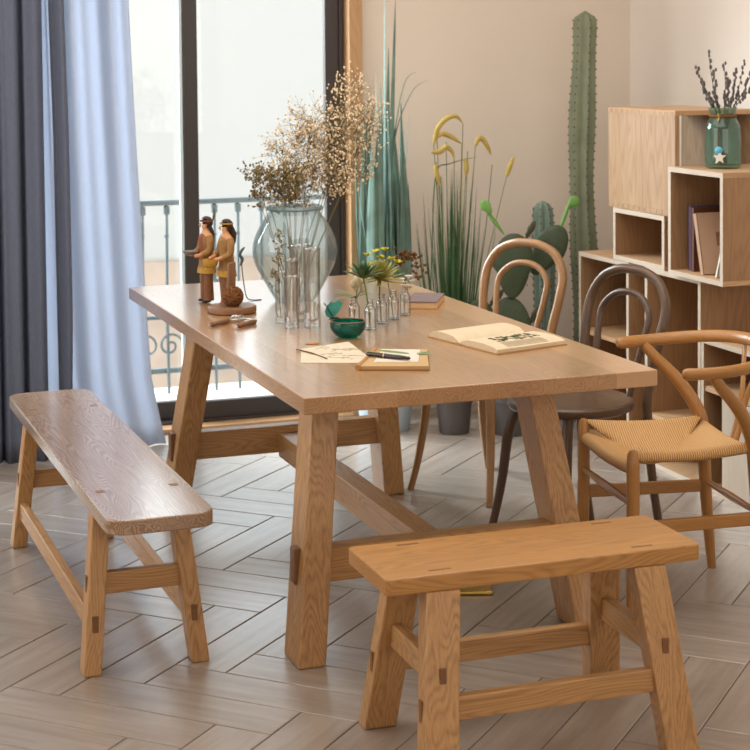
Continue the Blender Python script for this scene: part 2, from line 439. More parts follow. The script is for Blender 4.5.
for k in range(-10, 14):
    x = .15+k*.233
    if not -1.2 < x < 1.5: continue
    for s in (-1, 1):
        mb = MB(); pts = []
        for t in range(26):
            a = t/25*PI*2.6; rr = .062*(1-t/32); pts.append((x+s*(.06-rr*math.cos(a)), -.05, .24+rr*math.sin(a)))
        mb.tube(pts, .006, 6); mb.build('scroll', M_iron, rail)
# seahorse-like curl ornament on the railing
for x in (-.16, .33):
    mb = MB()
    pts = [(x+.05*math.cos(t*.35)*(1-t/24), -.06, .56+.05*math.sin(t*.35)*(1-t/24)) for t in range(20)]
    mb.tube(pts, .009, 6); mb.tube(spline([(x, -.06, .52), (x+.02, -.06, .62), (x+.005, -.06, .7), (x+.02, -.06, .76)], 5), [.012]*16, 6)
    mb.build('ornament', M_iron, rail)

bd = thing('building', 'sunlit white building with a pinkish brown lower wall across the street', 'building', (0, 9, -5))
mb = MB(); mb.box((-9, 0, 4.86), (14, 3, 7.45)); mb.build('upper_wall', plain('white_render', srgb(166, 161, 155), .95, .1, var=.01), bd, smooth=False)
mb = MB(); mb.box((-9, -.05, 0), (14, 3, 4.86)); mb.build('lower_wall', plain('pink_brick', srgb(162, 142, 126), .95, .1, var=.16, vscale=2.2), bd, smooth=False)
mb = MB(); mb.box((-30, 3.15, -5.2), (30, 40, -5)); struct(mb.build('ground', plain('street', srgb(170, 165, 158), .95, .1), smooth=False))

# ------------------------------------------------------------------ oak trestle table
def leg_hexa(xo, yo, sx, sy, wx, wy, dxs, dys, h, bev=.004, z0=0.0, ty=0, dz=0):
    """splayed leg: outer corner (xo,yo) at the floor (signs sx,sy point outwards), leaning inwards by dxs,dys per metre"""
    q = []
    for z in (z0, h):
        x1 = xo-sx*dxs*z; x2 = x1-sx*wx; y1 = yo-sy*dys*z; y2 = y1-sy*(wy+ty*z)
        xs = sorted((x1, x2)); ys = sorted((y1, y2))
        q += [Vector((xs[0], ys[0], z)), Vector((xs[1], ys[0], z)), Vector((xs[1], ys[1], z)), Vector((xs[0], ys[1], z))]
    return MB().hexa(q, bev)
TW, TL, TH, TT = .9613, 2.1229, .75, .042
tbl = thing('dining_table', 'long oak dining table with thick top and splayed trestle legs', 'table')
MB().prism(rounded(TW, TL, .006, 3), TH-TT, TH, .003).build('tabletop', wood('tabletop', 'y'), tbl)
for sx in (-1, 1):
    for sy in (-1, 1):
        lg = leg_hexa(sx*(TW/2-.046), sy*(TL/2-.225), sx, sy, .076, .134, .131, .2, TH-TT, .006, ty=-.028).build('leg', wood('oak', 'z'), tbl)
        # through tenon of the end stretcher, showing on the outer face of the leg
        zc = .24; xo = sx*(TW/2-.046-.131*zc); yc = sy*(TL/2-.225-.2*zc-.063)
        mb = MB(); mb.box((xo-.012, yc-.021, zc-.048), (xo+.012, yc+.021, zc+.048), .004); t_ = mb.build('tenon', wood('plug', 'x'), lg)
for sy in (-1, 1):
    yc = sy*(TL/2-.225-.2*.24-.063); hx = TW/2-.046-.131*.24-.03
    MB().box((-hx, yc-.026, .192), (hx, yc+.026, .286), .003).build('end_stretcher', wood('oak', 'x'), tbl)
MB().box((-.034, -.705, .178), (.036, .705, .262), .003).build('long_stretcher', wood('oak', 'y'), tbl)

# ------------------------------------------------------------------ benches
def bench(name, label, loc, rz, W, L, H, T, corner, foot, sect, lean, top_mat, leg_mat, long_axis, group, str_z, cross_z, style):
    """bench built with its length on local y"""
    b = thing(name, label, 'bench', loc, rz, group)
    MB().prism(rounded(W, L, corner, 6), H-T, H, .004).build('seat', wood(top_mat, 'y'), b)
    fx, fy = foot; wx, wy = sect; lx, ly = lean
    for sx in (-1, 1):
        for sy in (-1, 1):
            lg = leg_hexa(sx*fx, sy*fy, sx, sy, wx, wy, lx, ly, H-T, .004).build('leg', wood(leg_mat, 'z'), b)
            z = cross_z
            yo = sy*(fy-ly*z)
            # wedged tenon end showing on the leg's end face, another on its long face
            xc = sx*(fx-lx*z-wx/2)
            zt = str_z
            xo = sx*(fx-lx*cross_z); yc = sy*(fy-ly*cross_z-wy/2)
            MB().box((xo-.0025, yc-.008, cross_z-.022), (xo+.0025, yc+.008, cross_z+.022), .001).build('tenon', wood('plug', 'x'), lg)
            yo = sy*(fy-ly*zt); xc = sx*(fx-lx*zt-wx/2)
            MB().box((xc-.008, yo-.0025, zt-.024), (xc+.008, yo+.0025, zt+.024), .001).build('tenon', wood('plug', 'x'), lg)
            # tenon of the leg showing in the seat's top
            tx = sx*(fx-lx*H-wx/2); ty = sy*(fy-ly*H-wy/2)
            if style == 'slot': MB().box((tx-.004, ty-.026, H-.004), (tx+.004, ty+.026, H+.0006), .0004).build('tenon', wood('plug', 'y'), lg)
            else: MB().box((tx-.011, ty-.013, H-.004), (tx+.011, ty+.013, H+.0006), .0004).build('tenon', wood('plug', 'y'), lg)
    for sy in (-1, 1):
        yc = sy*(fy-ly*cross_z-wy/2); hx = fx-lx*cross_z-wx*.4
        MB().box((-hx, yc-.014, cross_z-.028), (hx, yc+.014, cross_z+.028), .003).build('cross_stretcher', wood(leg_mat, 'x'), b)
    for sx in (-1, 1):
        xc = sx*(fx-lx*str_z-wx/2); hy = fy-ly*str_z-wy*.4
        MB().box((xc-.013, -hy, str_z-.026), (xc+.013, hy, str_z+.026), .003).build('side_stretcher', wood(leg_mat, 'y'), b)
    return b
bench('bench', 'long oak bench with rounded corners beside the left side of the table', (-.803, -.05, 0), .013, .2726, 1.69, .45, .038, .055,
      (.165, .64), (.046, .06), (.10, .14), 'benchtop_glare', 'oak', 'y', 'oak benches', .125, .222, 'plug')
bench('bench', 'short oak bench with square corners in front of the end of the table', (-.073, -1.436, 0), PI/2-.0087, .266, .764, .45, .038, .012,
      (.222, .332), (.05, .08), (.21, .10), 'bright', 'oak', 'y', 'oak benches', .165, .235, 'slot')

# ------------------------------------------------------------------ bentwood chairs
def bentwood(label, loc, rz, kind):
    c = thing('bentwood_chair', label, 'chair', loc, rz, 'bentwood chairs at the table')
    m = wood(kind, 'z')
    prof = [(0, .452), (.12, .448), (.185, .446), (.198, .452), (.202, .462), (.2, .474), (.19, .479), (.178, .476), (.17, .472), (.1, .469), (0, .468)]
    MB().lathe(prof, 48).build('seat', wood(kind, 'x'), c)
    pts = [(-.235, .17, 0), (-.195, .165, .22), (-.18, .158, .45), (-.195, .16, .56), (-.222, .176, .68), (-.245, .175, .765), (-.26, .132, .832), (-.266, .065, .862), (-.268, 0, .867)]
    full = pts+[(x, -y, z) for x, y, z in reversed(pts[:-1])]
    sp = spline(full, 7)
    MB().tube(sp, lerp_list([.0135, .0155, .0165, .0165, .016, .016, .016, .016, .0165, .0165, .0155, .0135], len(sp)), 10).build('back_frame', m, c)
    pts = [(-.165, .088, .455), (-.19, .095, .56), (-.22, .112, .68), (-.236, .108, .74), (-.247, .062, .783), (-.25, 0, .795)]
    full = pts+[(x, -y, z) for x, y, z in reversed(pts[:-1])]
    MB().tube(spline(full, 7), .0115, 10).build('inner_loop', m, c)
    for s in (-1, 1):
        p = spline([(.115, s*.12, .455), (.14, s*.142, .36), (.155, s*.155, .22), (.175, s*.168, .1), (.2, s*.182, 0)], 6)
        MB().tube(p, lerp_list([.018, .0175, .0155, .0135, .012], len(p)), 10).build('leg', m, c)
    return c
bentwood('light brown bentwood chair with double loop back at the far right side of the table', (.735, .685, 0), R(208), 'tan')
bentwood('dark brown bentwood chair with double loop back behind the right end of the table', (.70, -.10, 0), R(195), 'dark')

# ------------------------------------------------------------------ wishbone armchair
def cord_mat():
    m, nt, out = new_mat('paper_cord'); L = nt.links.new
    uv = N(nt, 'ShaderNodeUVMap'); uv.uv_map = 'UVMap'
    wv = N(nt, 'ShaderNodeTexWave', wave_type='BANDS', bands_direction='X'); wv.inputs['Scale'].default_value = 45; wv.inputs['Distortion'].default_value = .6
    wv.inputs['Detail'].default_value = 1
    L(uv.outputs[0], wv.inputs['Vector'])
    mx = N(nt, 'ShaderNodeMixRGB'); mx.inputs['Color1'].default_value = srgb(168, 120, 66); mx.inputs['Color2'].default_value = srgb(216, 172, 112)
    L(wv.outputs['Fac'], mx.inputs['Fac'])
    b = N(nt, 'ShaderNodeBsdfPrincipled'); b.inputs['Roughness'].default_value = .6
    L(mx.outputs[0], b.inputs['Base Color'])
    bp = N(nt, 'ShaderNodeBump'); bp.inputs['Strength'].default_value = .5; bp.inputs['Distance'].default_value = .003
    L(wv.outputs['Fac'], bp.inputs['Height']); L(bp.outputs[0], b.inputs['Normal']); L(b.outputs[0], out.inputs['Surface'])
    return m
def wishbone(loc, rz):
    c = thing('wishbone_chair', 'honey coloured wooden armchair with woven cord seat at the right end of the table', 'chair', loc, rz)
    m = wood('honey', 'z')
    for s in (-1, 1):
        p = [(.232, s*.215, 0), (.228, s*.212, .12), (.225, s*.21, .3), (.225, s*.21, .43), (.225, s*.21, .466), (.225, s*.21, .476)]
        MB().tube(p, [.0155, .0175, .0185, .0185, .016, .008], 12).build('leg', m, c)
        p = spline([(-.178, s*.195, 0), (-.158, s*.19, .22), (-.145, s*.188, .42), (-.132, s*.196, .49), (-.082, s*.225, .575), (-.018, s*.252, .645), (.012, s*.266, .682)], 7)
        MB().tube(p, lerp_list([.0135, .0185, .021, .021, .0195, .017, .0145], len(p)), 12).build('rear_leg', m, c)
    a = [(.1, .262, .69), (.01, .275, .692), (-.08, .265, .698), (-.165, .218, .708), (-.222, .125, .718), (-.243, 0, .722)]
    full = a+[(x, -y, z) for x, y, z in reversed(a[:-1])]
    sp = spline(full, 8)
    n = len(sp); rad = [.0195]*n; rad[0] = rad[-1] = .012; rad[1] = rad[-2] = .018
    MB().tube(sp, rad, 12, flat=.8).build('arm_rail', wood('honey', 'x'), c)
    # Y-shaped splat
    mb = MB()
    for s in (-1, 1):
        p = spline([(-.236, s*.085, .716), (-.218, s*.05, .65), (-.196, s*.016, .56), (-.176, s*.012, .47), (-.155, s*.012, .415)], 6)
        mb.tube(p, lerp_list([.011, .012, .014, .0145, .014], len(p)), 10, flat=.45, side=(0, 1, 0))
    mb.build('splat', m, c)
    # rails
    MB().tube([(.226, -.2, .325), (.228, 0, .325), (.226, .2, .325)], [.009, .0125, .009], 10).build('stretcher', wood('honey', 'y'), c)
    MB().tube([(-.157, -.187, .27), (-.157, 0, .27), (-.157, .187, .27)], [.008, .0115, .008], 10).build('stretcher', wood('honey', 'y'), c)
    for s in (-1, 1):
        q = []
        for x, y in ((.226, s*.21), (-.157, s*.19)):
            q.append((x, y))
        (xa, ya), (xb, yb) = q
        pts = [Vector((x, y+dy, z)) for z in (.238, .275) for x, y, dy in ((xb, yb, -.009), (xa, ya, -.009), (xa, ya, .009), (xb, yb, .009))]
        MB().hexa(pts, .004).build('side_rail', wood('honey', 'x'), c)
    # woven seat : four triangular fields dipping to the middle, wrapped round round rails
    F, Bk, fw, bw, hz = .222, -.14, .205, .178, .432
    bm = bmesh.new(); lay = bm.loops.layers.uv.new('UVMap')
    def edge_pt(e, t):
        cs = [(F, fw), (F, -fw), (Bk, -bw), (Bk, bw)]
        a_, b_ = Vector((*cs[e], 0)), Vector((*cs[(e+1) % 4], 0)); return a_+(b_-a_)*t
    cen = Vector((.045, 0, .394)); nt_, nr = 14, 10
    prof = [(-.012, -.016), (-.018, -.004), (-.013, .01), (0, .0155)]     # wrap around the rail (outwards, up)
    hzs = [.424, .46, .446, .46]
    for e in range(4):
        hz = hzs[e]
        mid = edge_pt(e, .5); outn = Vector((mid.x-.014, mid.y, 0)).normalized()
        rows = []
        for k in range(-len(prof)+1, nr+1):
            row = []
            for t in range(nt_+1):
                p = edge_pt(e, t/nt_)
                sag = .010*math.sin(PI*t/nt_)
                if k <= 0:
                    o_, h_ = prof[k+len(prof)-1]
                    q = p+outn*(-o_ if o_ < 0 else 0); q.z = hz+h_-sag
                else:
                    s_ = k/nr; q = p.lerp(cen, s_); top = hz+.0155-sag*(1-s_)
                    top += ((hzs[e]+hzs[(e+1) % 4 if t > nt_/2 else e-1])/2-hz)*abs(2*t/nt_-1)**4*min(1, s_*3)
                    q.z = top*(1-s_)+cen.z*s_-.012*math.sin(PI*s_)
                row.append(bm.verts.new(q))
            rows.append(row)
        for k in range(len(rows)-1):
            for t in range(nt_):
                f = bm.faces.new((rows[k][t], rows[k][t+1], rows[k+1][t+1], rows[k+1][t]))
                for l in f.loops:
                    d = edge_pt(e, 1)-edge_pt(e, 0); d.normalize(); cc = l.vert.co
                    l[lay].uv = (Vector((cc.x, cc.y, 0)).dot(d), cc.z)
    bmesh.ops.remove_doubles(bm, verts=bm.verts, dist=.0004); bmesh.ops.recalc_face_normals(bm, faces=bm.faces)
    me = bpy.data.meshes.new('seat'); bm.to_mesh(me); bm.free(); me.materials.append(cord_mat())
    for p in me.polygons: p.use_smooth = True
    o = bpy.data.objects.new('woven_seat', me); COL.objects.link(o); o.parent = c
    sm = o.modifiers.new('thickness', 'SOLIDIFY'); sm.thickness = .006; sm.offset = -1
    return c
wishbone((.798, -.622, 0), math.atan2(.135, -.99))

# ------------------------------------------------------------------ shelf units
SX, SD = 1.45, .345
def shelf_box(name, label, y0, y1, z0, z1, open_to='left', depth=SD, t=.018, shelves=(), back=True, cat='shelf', x0=SX, dovetail=False, front='white'):
    """wooden box; local origin at its floor centre; open_to left (-x) or camera (-y)"""
    cx, cy = x0+depth/2, (y0+y1)/2
    b = thing(name, label, cat, (cx, cy, z0), 0, 'wooden box shelves along the right wall')
    w, d, h = y1-y0, depth, z1-z0
    sm = wood('shelf', 'x'); fm = wood(front, 'y')
    if open_to == 'left':
        MB().box((-d/2, -w/2, 0), (d/2, w/2, t), .001).build('bottom_board', sm, b)
        MB().box((-d/2, -w/2, h-t), (d/2, w/2, h), .001).build('top_board', sm, b)
        for s in (-1, 1):
            ya, yb = sorted((s*w/2, s*(w/2-t)))
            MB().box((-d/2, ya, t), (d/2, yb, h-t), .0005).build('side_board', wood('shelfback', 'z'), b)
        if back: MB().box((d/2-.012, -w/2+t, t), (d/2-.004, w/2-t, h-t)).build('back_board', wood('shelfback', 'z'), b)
        for z in shelves: MB().box((-d/2+.004, -w/2+t, z-t-z0), (d/2-.012, w/2-t, z-z0), .0005).build('shelf_board', sm, b)
        # pale edge banding on the open front
        mb = MB(); e = .0012
        mb.box((-d/2-e, -w/2, 0), (-d/2, w/2, t)); mb.box((-d/2-e, -w/2, h-t), (-d/2, w/2, h))
        for s in (-1, 1):
            ya, yb = sorted((s*w/2, s*(w/2-t))); mb.box((-d/2-e, ya, t), (-d/2, yb, h-t))
        mb.build('front_edge', fm, b, smooth=False)
    else:
        MB().box((-d/2, -w/2, 0), (d/2, w/2, t), .001).build('bottom_board', wood('panel', 'y'), b)
        MB().box((-d/2, -w/2, h-t), (d/2, w/2, h), .001).build('top_board', wood('trim', 'y'), b)
        for s in (-1, 1):
            xa, xb = sorted((s*d/2, s*(d/2-t)))
            sd = MB().box((xa, -w/2, t), (xb, w/2, h-t), .0005).build('side_board', wood('panel', 'z'), b)
            if s < 0:
                n = 12; st = w/n
                for zc, sg in ((t, -1), (h-t, 1)):
                    mb = MB()
                    for k in range(n):
                        yy = -w/2+(k+.5)*st
                        za, zb = sorted((zc, zc+sg*(t-.004)))
                        mb.box((-d/2-.0012, yy-st*.3, za), (-d/2+.002, yy+st*.3, zb))
                    za, zb = sorted((zc, zc-sg*.003)); mb.box((-d/2-.0012, -w/2, za), (-d/2+.002, w/2, zb))
                    mb.build('dovetail', wood('panel', 'z'), sd, smooth=False)
    return b
shelf_box('shelf_unit', 'tall open wooden shelf unit at the far end, next to the cactus', .921, 1.352, 0, .756, shelves=(.44,))
shelf_box('shelf_unit', 'tall open wooden shelf unit behind the dark chair, under the box with books', .378, .79, 0, .757, shelves=(.2,))
near = shelf_box('shelf_unit', 'low open wooden shelf unit behind the cord seat armchair', -.30, .374, 0, .55, shelves=(.378,))
MB().box((-SD/2-.001, -.31, .018), (-SD/2+.014, .195, .356), .001).build('door', wood('white', 'z'), near)
shelf_box('box_shelf', 'small square wooden box shelf, empty, under the dovetailed box', .64, 1.047, .7575, .962)
shelf_box('box_shelf', 'wooden box with dovetailed side, topmost of the shelves', .56, 1.087, .963, 1.356, open_to='camera')
shelf_box('box_shelf', 'wooden box shelf holding books, with the green jar on top', .177, .557, .7575, 1.153, x0=1.42)

# things standing in the shelves
def book(name, label, loc, size, rot, cover, group, cat='book', pages=True):
    """upright book: local x = depth into shelf (spine at -x), y = thickness, z = height"""
    b = thing(name, label, cat, loc, 0, group); b.rotation_euler = rot
    d, t, h = size
    mb = MB(); mb.box((0, -t/2, 0), (d, -t/2+.003, h), .0006); mb.box((0, t/2-.003, 0), (d, t/2, h), .0006); mb.box((0, -t/2, 0), (.004, t/2, h), .0006)
    mb.build('cover', cover, b)
    MB().box((.004, -t/2+.003, .004), (d-.006, t/2-.003, h-.004)).build('pages', M_paper, b, smooth=False)
    return b
M_purple = plain('purple_cover', srgb(92, 74, 92), .6, .3); M_maroon = plain('brown_cover', srgb(92, 52, 36), .6, .3)
M_beige = plain('beige_cover', srgb(176, 142, 116), .7, .2, var=.08); M_whitebk = plain('white_cover', srgb(232, 226, 216), .5, .3)
M_green = plain('green_cover', srgb(60, 86, 62), .6, .3, var=.5, vscale=40)
zb = .7575+.0185
book('book', 'dark purple book standing upright, leftmost in the box shelf', (1.47, .490, zb), (.16, .022, .235), (0, 0, 0), M_purple, 'books in the box shelf')
book('book', 'brown leather book standing between the purple and the beige book', (1.465, .46, zb), (.165, .022, .23), (0, 0, 0), M_maroon, 'books in the box shelf')
bb = book('book', 'beige book with pale spine leaning in the box shelf', (1.445, .36, zb), (.16, .024, .222), (R(-14), 0, 0), M_beige, 'books in the box shelf')
MB().box((.07, -.0135, .1), (.12, -.0118, .15)).build('stamp', plain('stamp_ink', srgb(132, 92, 74), .8, .1), bb)
book('book', 'thin white book leaning the other way at the right of the box shelf', (1.445, .267, zb+.002), (.15, .012, .2), (R(20), 0, 0), M_whitebk, 'books in the box shelf')
book('book', 'dark green patterned book behind the thin white book', (1.53, .225, zb), (.12, .022, .15), (0, 0, 0), M_green, 'books in the box shelf')
book('book', 'tall dark brown book standing in the far shelf unit', (1.56, 1.08, .4405), (.16, .03, .28), (R(-4), 0, 0), M_maroon, 'books in the far shelf unit')
book('book', 'white folder leaning in the far shelf unit', (1.5, .965, .4425), (.18, .014, .24), (R(-9), 0, 0), M_whitebk, 'books in the far shelf unit')

# ------------------------------------------------------------------ curtains
def sheet(mb, path, z0, z1, flare, nz=26, thick=0):
    """path(t)->(x,y) plan line; flare(t,zf)->(dx,dy)"""
    b = bmesh.new(); nt_ = 150; rows = []
    for j in range(nz+1):
        zf = j/nz; row = []
        for i in range(nt_+1):
            t = i/nt_; x, y = path(t, zf); dx, dy = flare(t, zf)
            row.append(b.verts.new((x+dx, y+dy, z0+(z1-z0)*zf)))
        rows.append(row)
    for j in range(nz):
        for i in range(nt_): b.faces.new((rows[j][i], rows[j][i+1], rows[j+1][i+1], rows[j+1][i]))
    mb._merge(b)
M_sheer = cloth('pale_blue_linen', srgb(194, 201, 213), .45, var=.06)
M_greyc = cloth('grey_linen', srgb(106, 112, 128), .16, var=.12)
sh = thing('curtain', 'pale blue linen curtain hanging beside the glass door', 'curtain', (0, 0, 0))
def p_sheer(t, zf):
    amp = .018+.012*zf; k = 10 if t < .5 else 17
    s = .6*math.sin(PI*2*(t*5.2+.1))+.5*math.sin(PI*2*(t*9.3+.35)+1.1*zf)
    w = 1.0 if t > .55 else .45
    return -1.05+t*(.735), 1.86+amp*s*w
mb = MB(); sheet(mb, p_sheer, .004, 2.3, lambda t, z: ((.085*(1-z)**1.3+.05*max(0, .12-z)*6)*t, -.05*(1-z)**2*t-.05*max(0, .06-z)*10*t))
o = mb.build('fabric', M_sheer, sh); md = o.modifiers.new('thickness', 'SOLIDIFY'); md.thickness = .0016
mb = MB(); mb.tube([(-1.06, 1.86, 2.3), (-.3, 1.86, 2.3)], .012, 8); mb.build('heading', M_sheer, sh)
dk = thing('curtain', 'dark grey linen curtain at the left edge, in front of the pale blue one', 'curtain', (0, 0, 0))
def p_dark(t, zf):
    s = math.sin(PI*2*t*5.0+.6)+.45*math.sin(PI*2*t*11+1+.8*zf)
    return -1.15+t*.468+.01*math.cos(PI*2*t*5), 1.70+(.032-.008*zf)*s
mb = MB(); sheet(mb, p_dark, .004, 2.3, lambda t, z: (-.0*t, 0))
o = mb.build('fabric', M_greyc, dk); md = o.modifiers.new('thickness', 'SOLIDIFY'); md.thickness = .002
def p_dark2(t, zf):
    s = math.sin(PI*2*t*1.0+.3)
    return -.645+t*(.06), 1.69+.02*s
mb = MB(); sheet(mb, p_dark2, .004, 2.3, lambda t, z: (.012*(1-z)-.035*max(0, z-.55)-.06*max(0, .25-z)*t, 0))
o = mb.build('fabric_fold', M_greyc, dk); md = o.modifiers.new('thickness', 'SOLIDIFY'); md.thickness = .002
mb = MB(); mb.tube([(-1.16, 1.70, 2.3), (-.58, 1.70, 2.3)], .012, 8); mb.build('heading', M_greyc, dk)

# ------------------------------------------------------------------ glassware on the table
Z = .7502
M_smoke = glass('smoky_glass', (.88, .915, .91, 1), (.46, .56, .56, 1), diff=.1, dcol=srgb(214, 220, 220), blend=.25)
M_clear = glass('clear_glass', (.98, .98, .975, 1), (.28, .27, .25, 1), diff=.0, blend=.5, gloss=3.0)
M_teal = glass('teal_glass', (.08, .66, .58, 1), (.0, .12, .11, 1), diff=.2, dcol=srgb(0, 120, 108), blend=.4)
M_jar = glass('green_glass', (.8, .9, .85, 1), (.42, .56, .5, 1), diff=.12, dcol=srgb(124, 160, 142), blend=.3)
def vessel(name, label, cat, loc, outer, wall, mat, group=None, base=.008, seg=40, part='body'):
    v = thing(name, label, cat, loc, 0, group)
    inner = [(max(r-wall, .001), max(z, base)) for r, z in reversed(outer) if z > base*.5]
    prof = [(0, outer[0][1])]+outer+inner+[(0, base)]
    MB().lathe(prof, seg).build(part, mat, v); return v
def smooth_prof(p, n=5): return [(q.x, q.y) for q in spline([(a, b, 0) for a, b in p], n)]
VX, VY = -.028, .50
vp = smooth_prof([(.058, 0), (.072, .012), (.1, .06), (.132, .12), (.142, .17), (.134, .215), (.11, .265), (.085, .3), (.079, .312)], 5)
vs = vessel('glass_vase', 'large smoky grey bulbous glass vase standing on the far end of the table', 'vase', (VX, VY, Z), vp, .004, M_smoke)
MB().lathe([(.078, .308), (.092, .306), (.097, .313), (.092, .321), (.078, .321), (.074, .314)], 40, closed=True).build('rim', glass('smoky_glass_rim', (.7, .78, .78, 1), (.4, .5, .5, 1), diff=.4, dcol=srgb(170, 184, 186)), vs)
def tube_vase(label, x, y, r, h):
    pr = smooth_prof([(r*.92, 0), (r, .006), (r*.985, h*.5), (r, h-.008), (r*1.06, h)], 4)
    return vessel('glass_tube', label, 'vase', (x, y, Z), pr, .0035, M_clear, 'clear glass tubes', base=.014)
tube_vase('tall clear glass tube at the back of the cluster, nearest the smoky vase', -.135, .085, .029, .235)
tube_vase('tall clear glass tube at the front right of the cluster', -.143, -.055, .0255, .24)
tube_vase('short clear glass tube at the front of the cluster', -.205, -.045, .0225, .158)
tube_vase('short clear glass tube at the left back of the cluster', -.207, .06, .018, .16)
tube_vase('short clear glass tube between the two tall tubes', -.185, .02, .02, .2)

# teal bowl with butterfly
bw = vessel('glass_bowl', 'small teal glass bowl with a butterfly on its rim', 'bowl', (-.1, -.265, Z), smooth_prof([(.022, 0), (.036, .006), (.05, .024), (.052, .04), (.05, .048)], 4), .004, M_teal)
MB().lathe([(.046, .0475), (.05, .05), (.052, .048), (.05, .0455)], 40, closed=True).build('rim', plain('copper_rim', srgb(112, 84, 66), .35, .5, metal=.6), bw)
bt = bpy.data.objects.new('butterfly', None); COL.objects.link(bt); bt.parent = bw; bt.location = (-.044, -.002, .052); bt.rotation_euler = (0, 0, R(20))
M_wing = plain('teal_wing', srgb(20, 128, 112), .35, .5, var=.3, vscale=60); M_dwing = plain('dark_wing', srgb(34, 44, 42), .4, .5)
MB().tube([(-.018, 0, .004), (-.006, 0, .008), (.012, 0, .006), (.022, 0, .003)], [.001, .003, .0035, .001], 8).build('insect_body', M_dwing, bt)
def wing(name, out, mat, M):
    MB().prism(out, -.0006, .0006, 0, M=M).build(name, mat, bt)
wo = [(0, 0), (.012, .006), (.026, .022), (.036, .044), (.026, .052), (.012, .046), (.003, .05), (-.01, .04), (-.018, .022), (-.014, .008)]
wing('wing', wo, M_wing, Matrix.Translation((-.01, 0, .006)) @ Matrix.Rotation(R(-25), 4, 'Z') @ Matrix.Rotation(R(86), 4, 'X'))
wing('wing', wo, M_dwing, Matrix.Translation((.0, -.002, .006)) @ Matrix.Rotation(R(62), 4, 'Z') @ Matrix.Rotation(R(60), 4, 'X'))

# ------------------------------------------------------------------ dried stems in the big vase
M_stem = plain('dry_stem', srgb(120, 106, 78), .8, .2)
M_bud = plain('brown_bud', srgb(122, 106, 70), .85, .1, var=.3, vscale=90)
M_gyp = plain('dry_blossom', srgb(222, 200, 166), .85, .1, var=.15, vscale=90)
def spray(name, label, cat, group, foot, top, spread, nb, bud, mat, stem_mat, rng, bsize, levels=2, start=.5):
    """a stem from foot to top that forks into fine twigs each ending in buds"""
    t = thing(name, label, cat, foot, 0, group)
    f = Vector((0, 0, 0)); e = Vector(top)-Vector(foot)
    mid = e*.5+Vector((rng.uniform(-.01, .01), rng.uniform(-.01, .01), 0))
    main = spline([f, mid, e], 8); ms = MB(); mbud = MB()
    ms.tube(main, lerp_list([.0019, .0014, .0007], len(main)), 5)
    for k in range(nb):
        s = start+(1-start)*(k+rng.random())/nb; p = main[min(int(s*(len(main)-1)), len(main)-1)]
        d = Vector((rng.gauss(0, 1), rng.gauss(0, 1), rng.uniform(.2, 1.5))).normalized()
        ln = spread*rng.uniform(.4, 1.0); q = p+d*ln
        if levels: ms.tube([p, p+d*ln*.5+Vector((0, 0, ln*.06)), q], [.0008, .0006, .0004], 4)
        for _ in range(bud):
            c = q+Vector((rng.gauss(0, 1), rng.gauss(0, 1), rng.gauss(0, 1)))*spread*.16
            mbud.ball(c, bsize*rng.uniform(.7, 1.25), 1, (1, 1, rng.uniform(.8, 1.5)))
            if levels > 1: ms.tube([q-d*ln*.3, c], [.0005, .0003], 3)
    ms.build('stem', stem_mat, t); mbud.build('buds' if mat is not M_gyp else 'blossoms', mat, t)['kind'] = 'stuff'; return t
rg = random.Random(3)
vb = Vector((VX, VY, Z+.014))
for k in range(8):
    # brown bud sprigs leaning left out of the vase
    a = rg.uniform(-.3, .3)
    tip = (VX-.02-.125*(k/6)+.05*rg.random(), VY-.02+rg.uniform(-.05, .05), Z+.40+.05*rg.random())
    spray('dried_sprig', 'short sprig of brown buds leaning left in the smoky glass vase', 'dried flowers', 'brown bud sprigs in the vase',
          tuple(vb+Vector((rg.uniform(-.03, .03), rg.uniform(-.03, .03), 0))), tip, .055, 20, 4, M_bud, M_stem, rg, .0038, start=.74)
for k in range(10):
    s = k/9
    tip = (VX+.02+.26*s+rg.uniform(-.02, .02), VY+rg.uniform(-.07, .07), Z+.66+.07*s+rg.uniform(-.16, .04))
    if k < 3: tip = (VX-.03+.05*k, VY+.03, Z+.52+.05*k)
    spray('dried_spray', 'tall beige dried blossom spray rising right in the smoky glass vase', 'dried flowers', 'beige blossom sprays in the vase',
          tuple(vb+Vector((rg.uniform(-.035, .035), rg.uniform(-.035, .035), 0))), tip, .1, 46, 6, M_gyp, M_stem, rg, .0034, start=.55)

# sprig standing in the short tube
spray('dried_sprig', 'dark dried sprig standing in the short glass tube in front of the vase', 'dried flowers', None, (-.207, .06, Z+.016), (-.212, .05, Z+.27), .03, 26, 3, M_bud, M_stem, rg, .0032, start=.35)

# ------------------------------------------------------------------ row of small bottles with cuttings
M_stemg = plain('green_stem', srgb(110, 118, 70), .6, .3)
M_dleaf = plain('dark_green_leaf', srgb(70, 98, 62), .5, .4, var=.2); M_oleaf = plain('olive_leaf', srgb(156, 150, 74), .6, .3, var=.25)
M_yell = plain('yellow_flower', srgb(196, 186, 40), .6, .3, var=.2); M_bclus = plain('brown_cluster', srgb(98, 70, 40), .8, .2, var=.3)
M_wht = plain('white_petal', srgb(226, 220, 206), .6, .3); M_mush = plain('pale_pod', srgb(196, 184, 150), .7, .2, var=.15)
bott = smooth_prof([(.0165, 0), (.018, .004), (.018, .052), (.016, .064), (.0105, .075), (.0105, .086), (.013, .09)], 4)
labels = ['small clear glass bottle nearest the teal bowl, at the left of the row', 'small clear glass bottle with dark green rosette, front of the row', 'small clear glass bottle with olive green flower head, middle of the row',
          'small clear glass bottle with yellow flowers, fourth in the row', 'small clear glass bottle with white flowers, at the right of the row']
bxy = [(-.02, -.09), (.005, -.165), (.075, -.07), (.137, -.005), (.2, .06)]
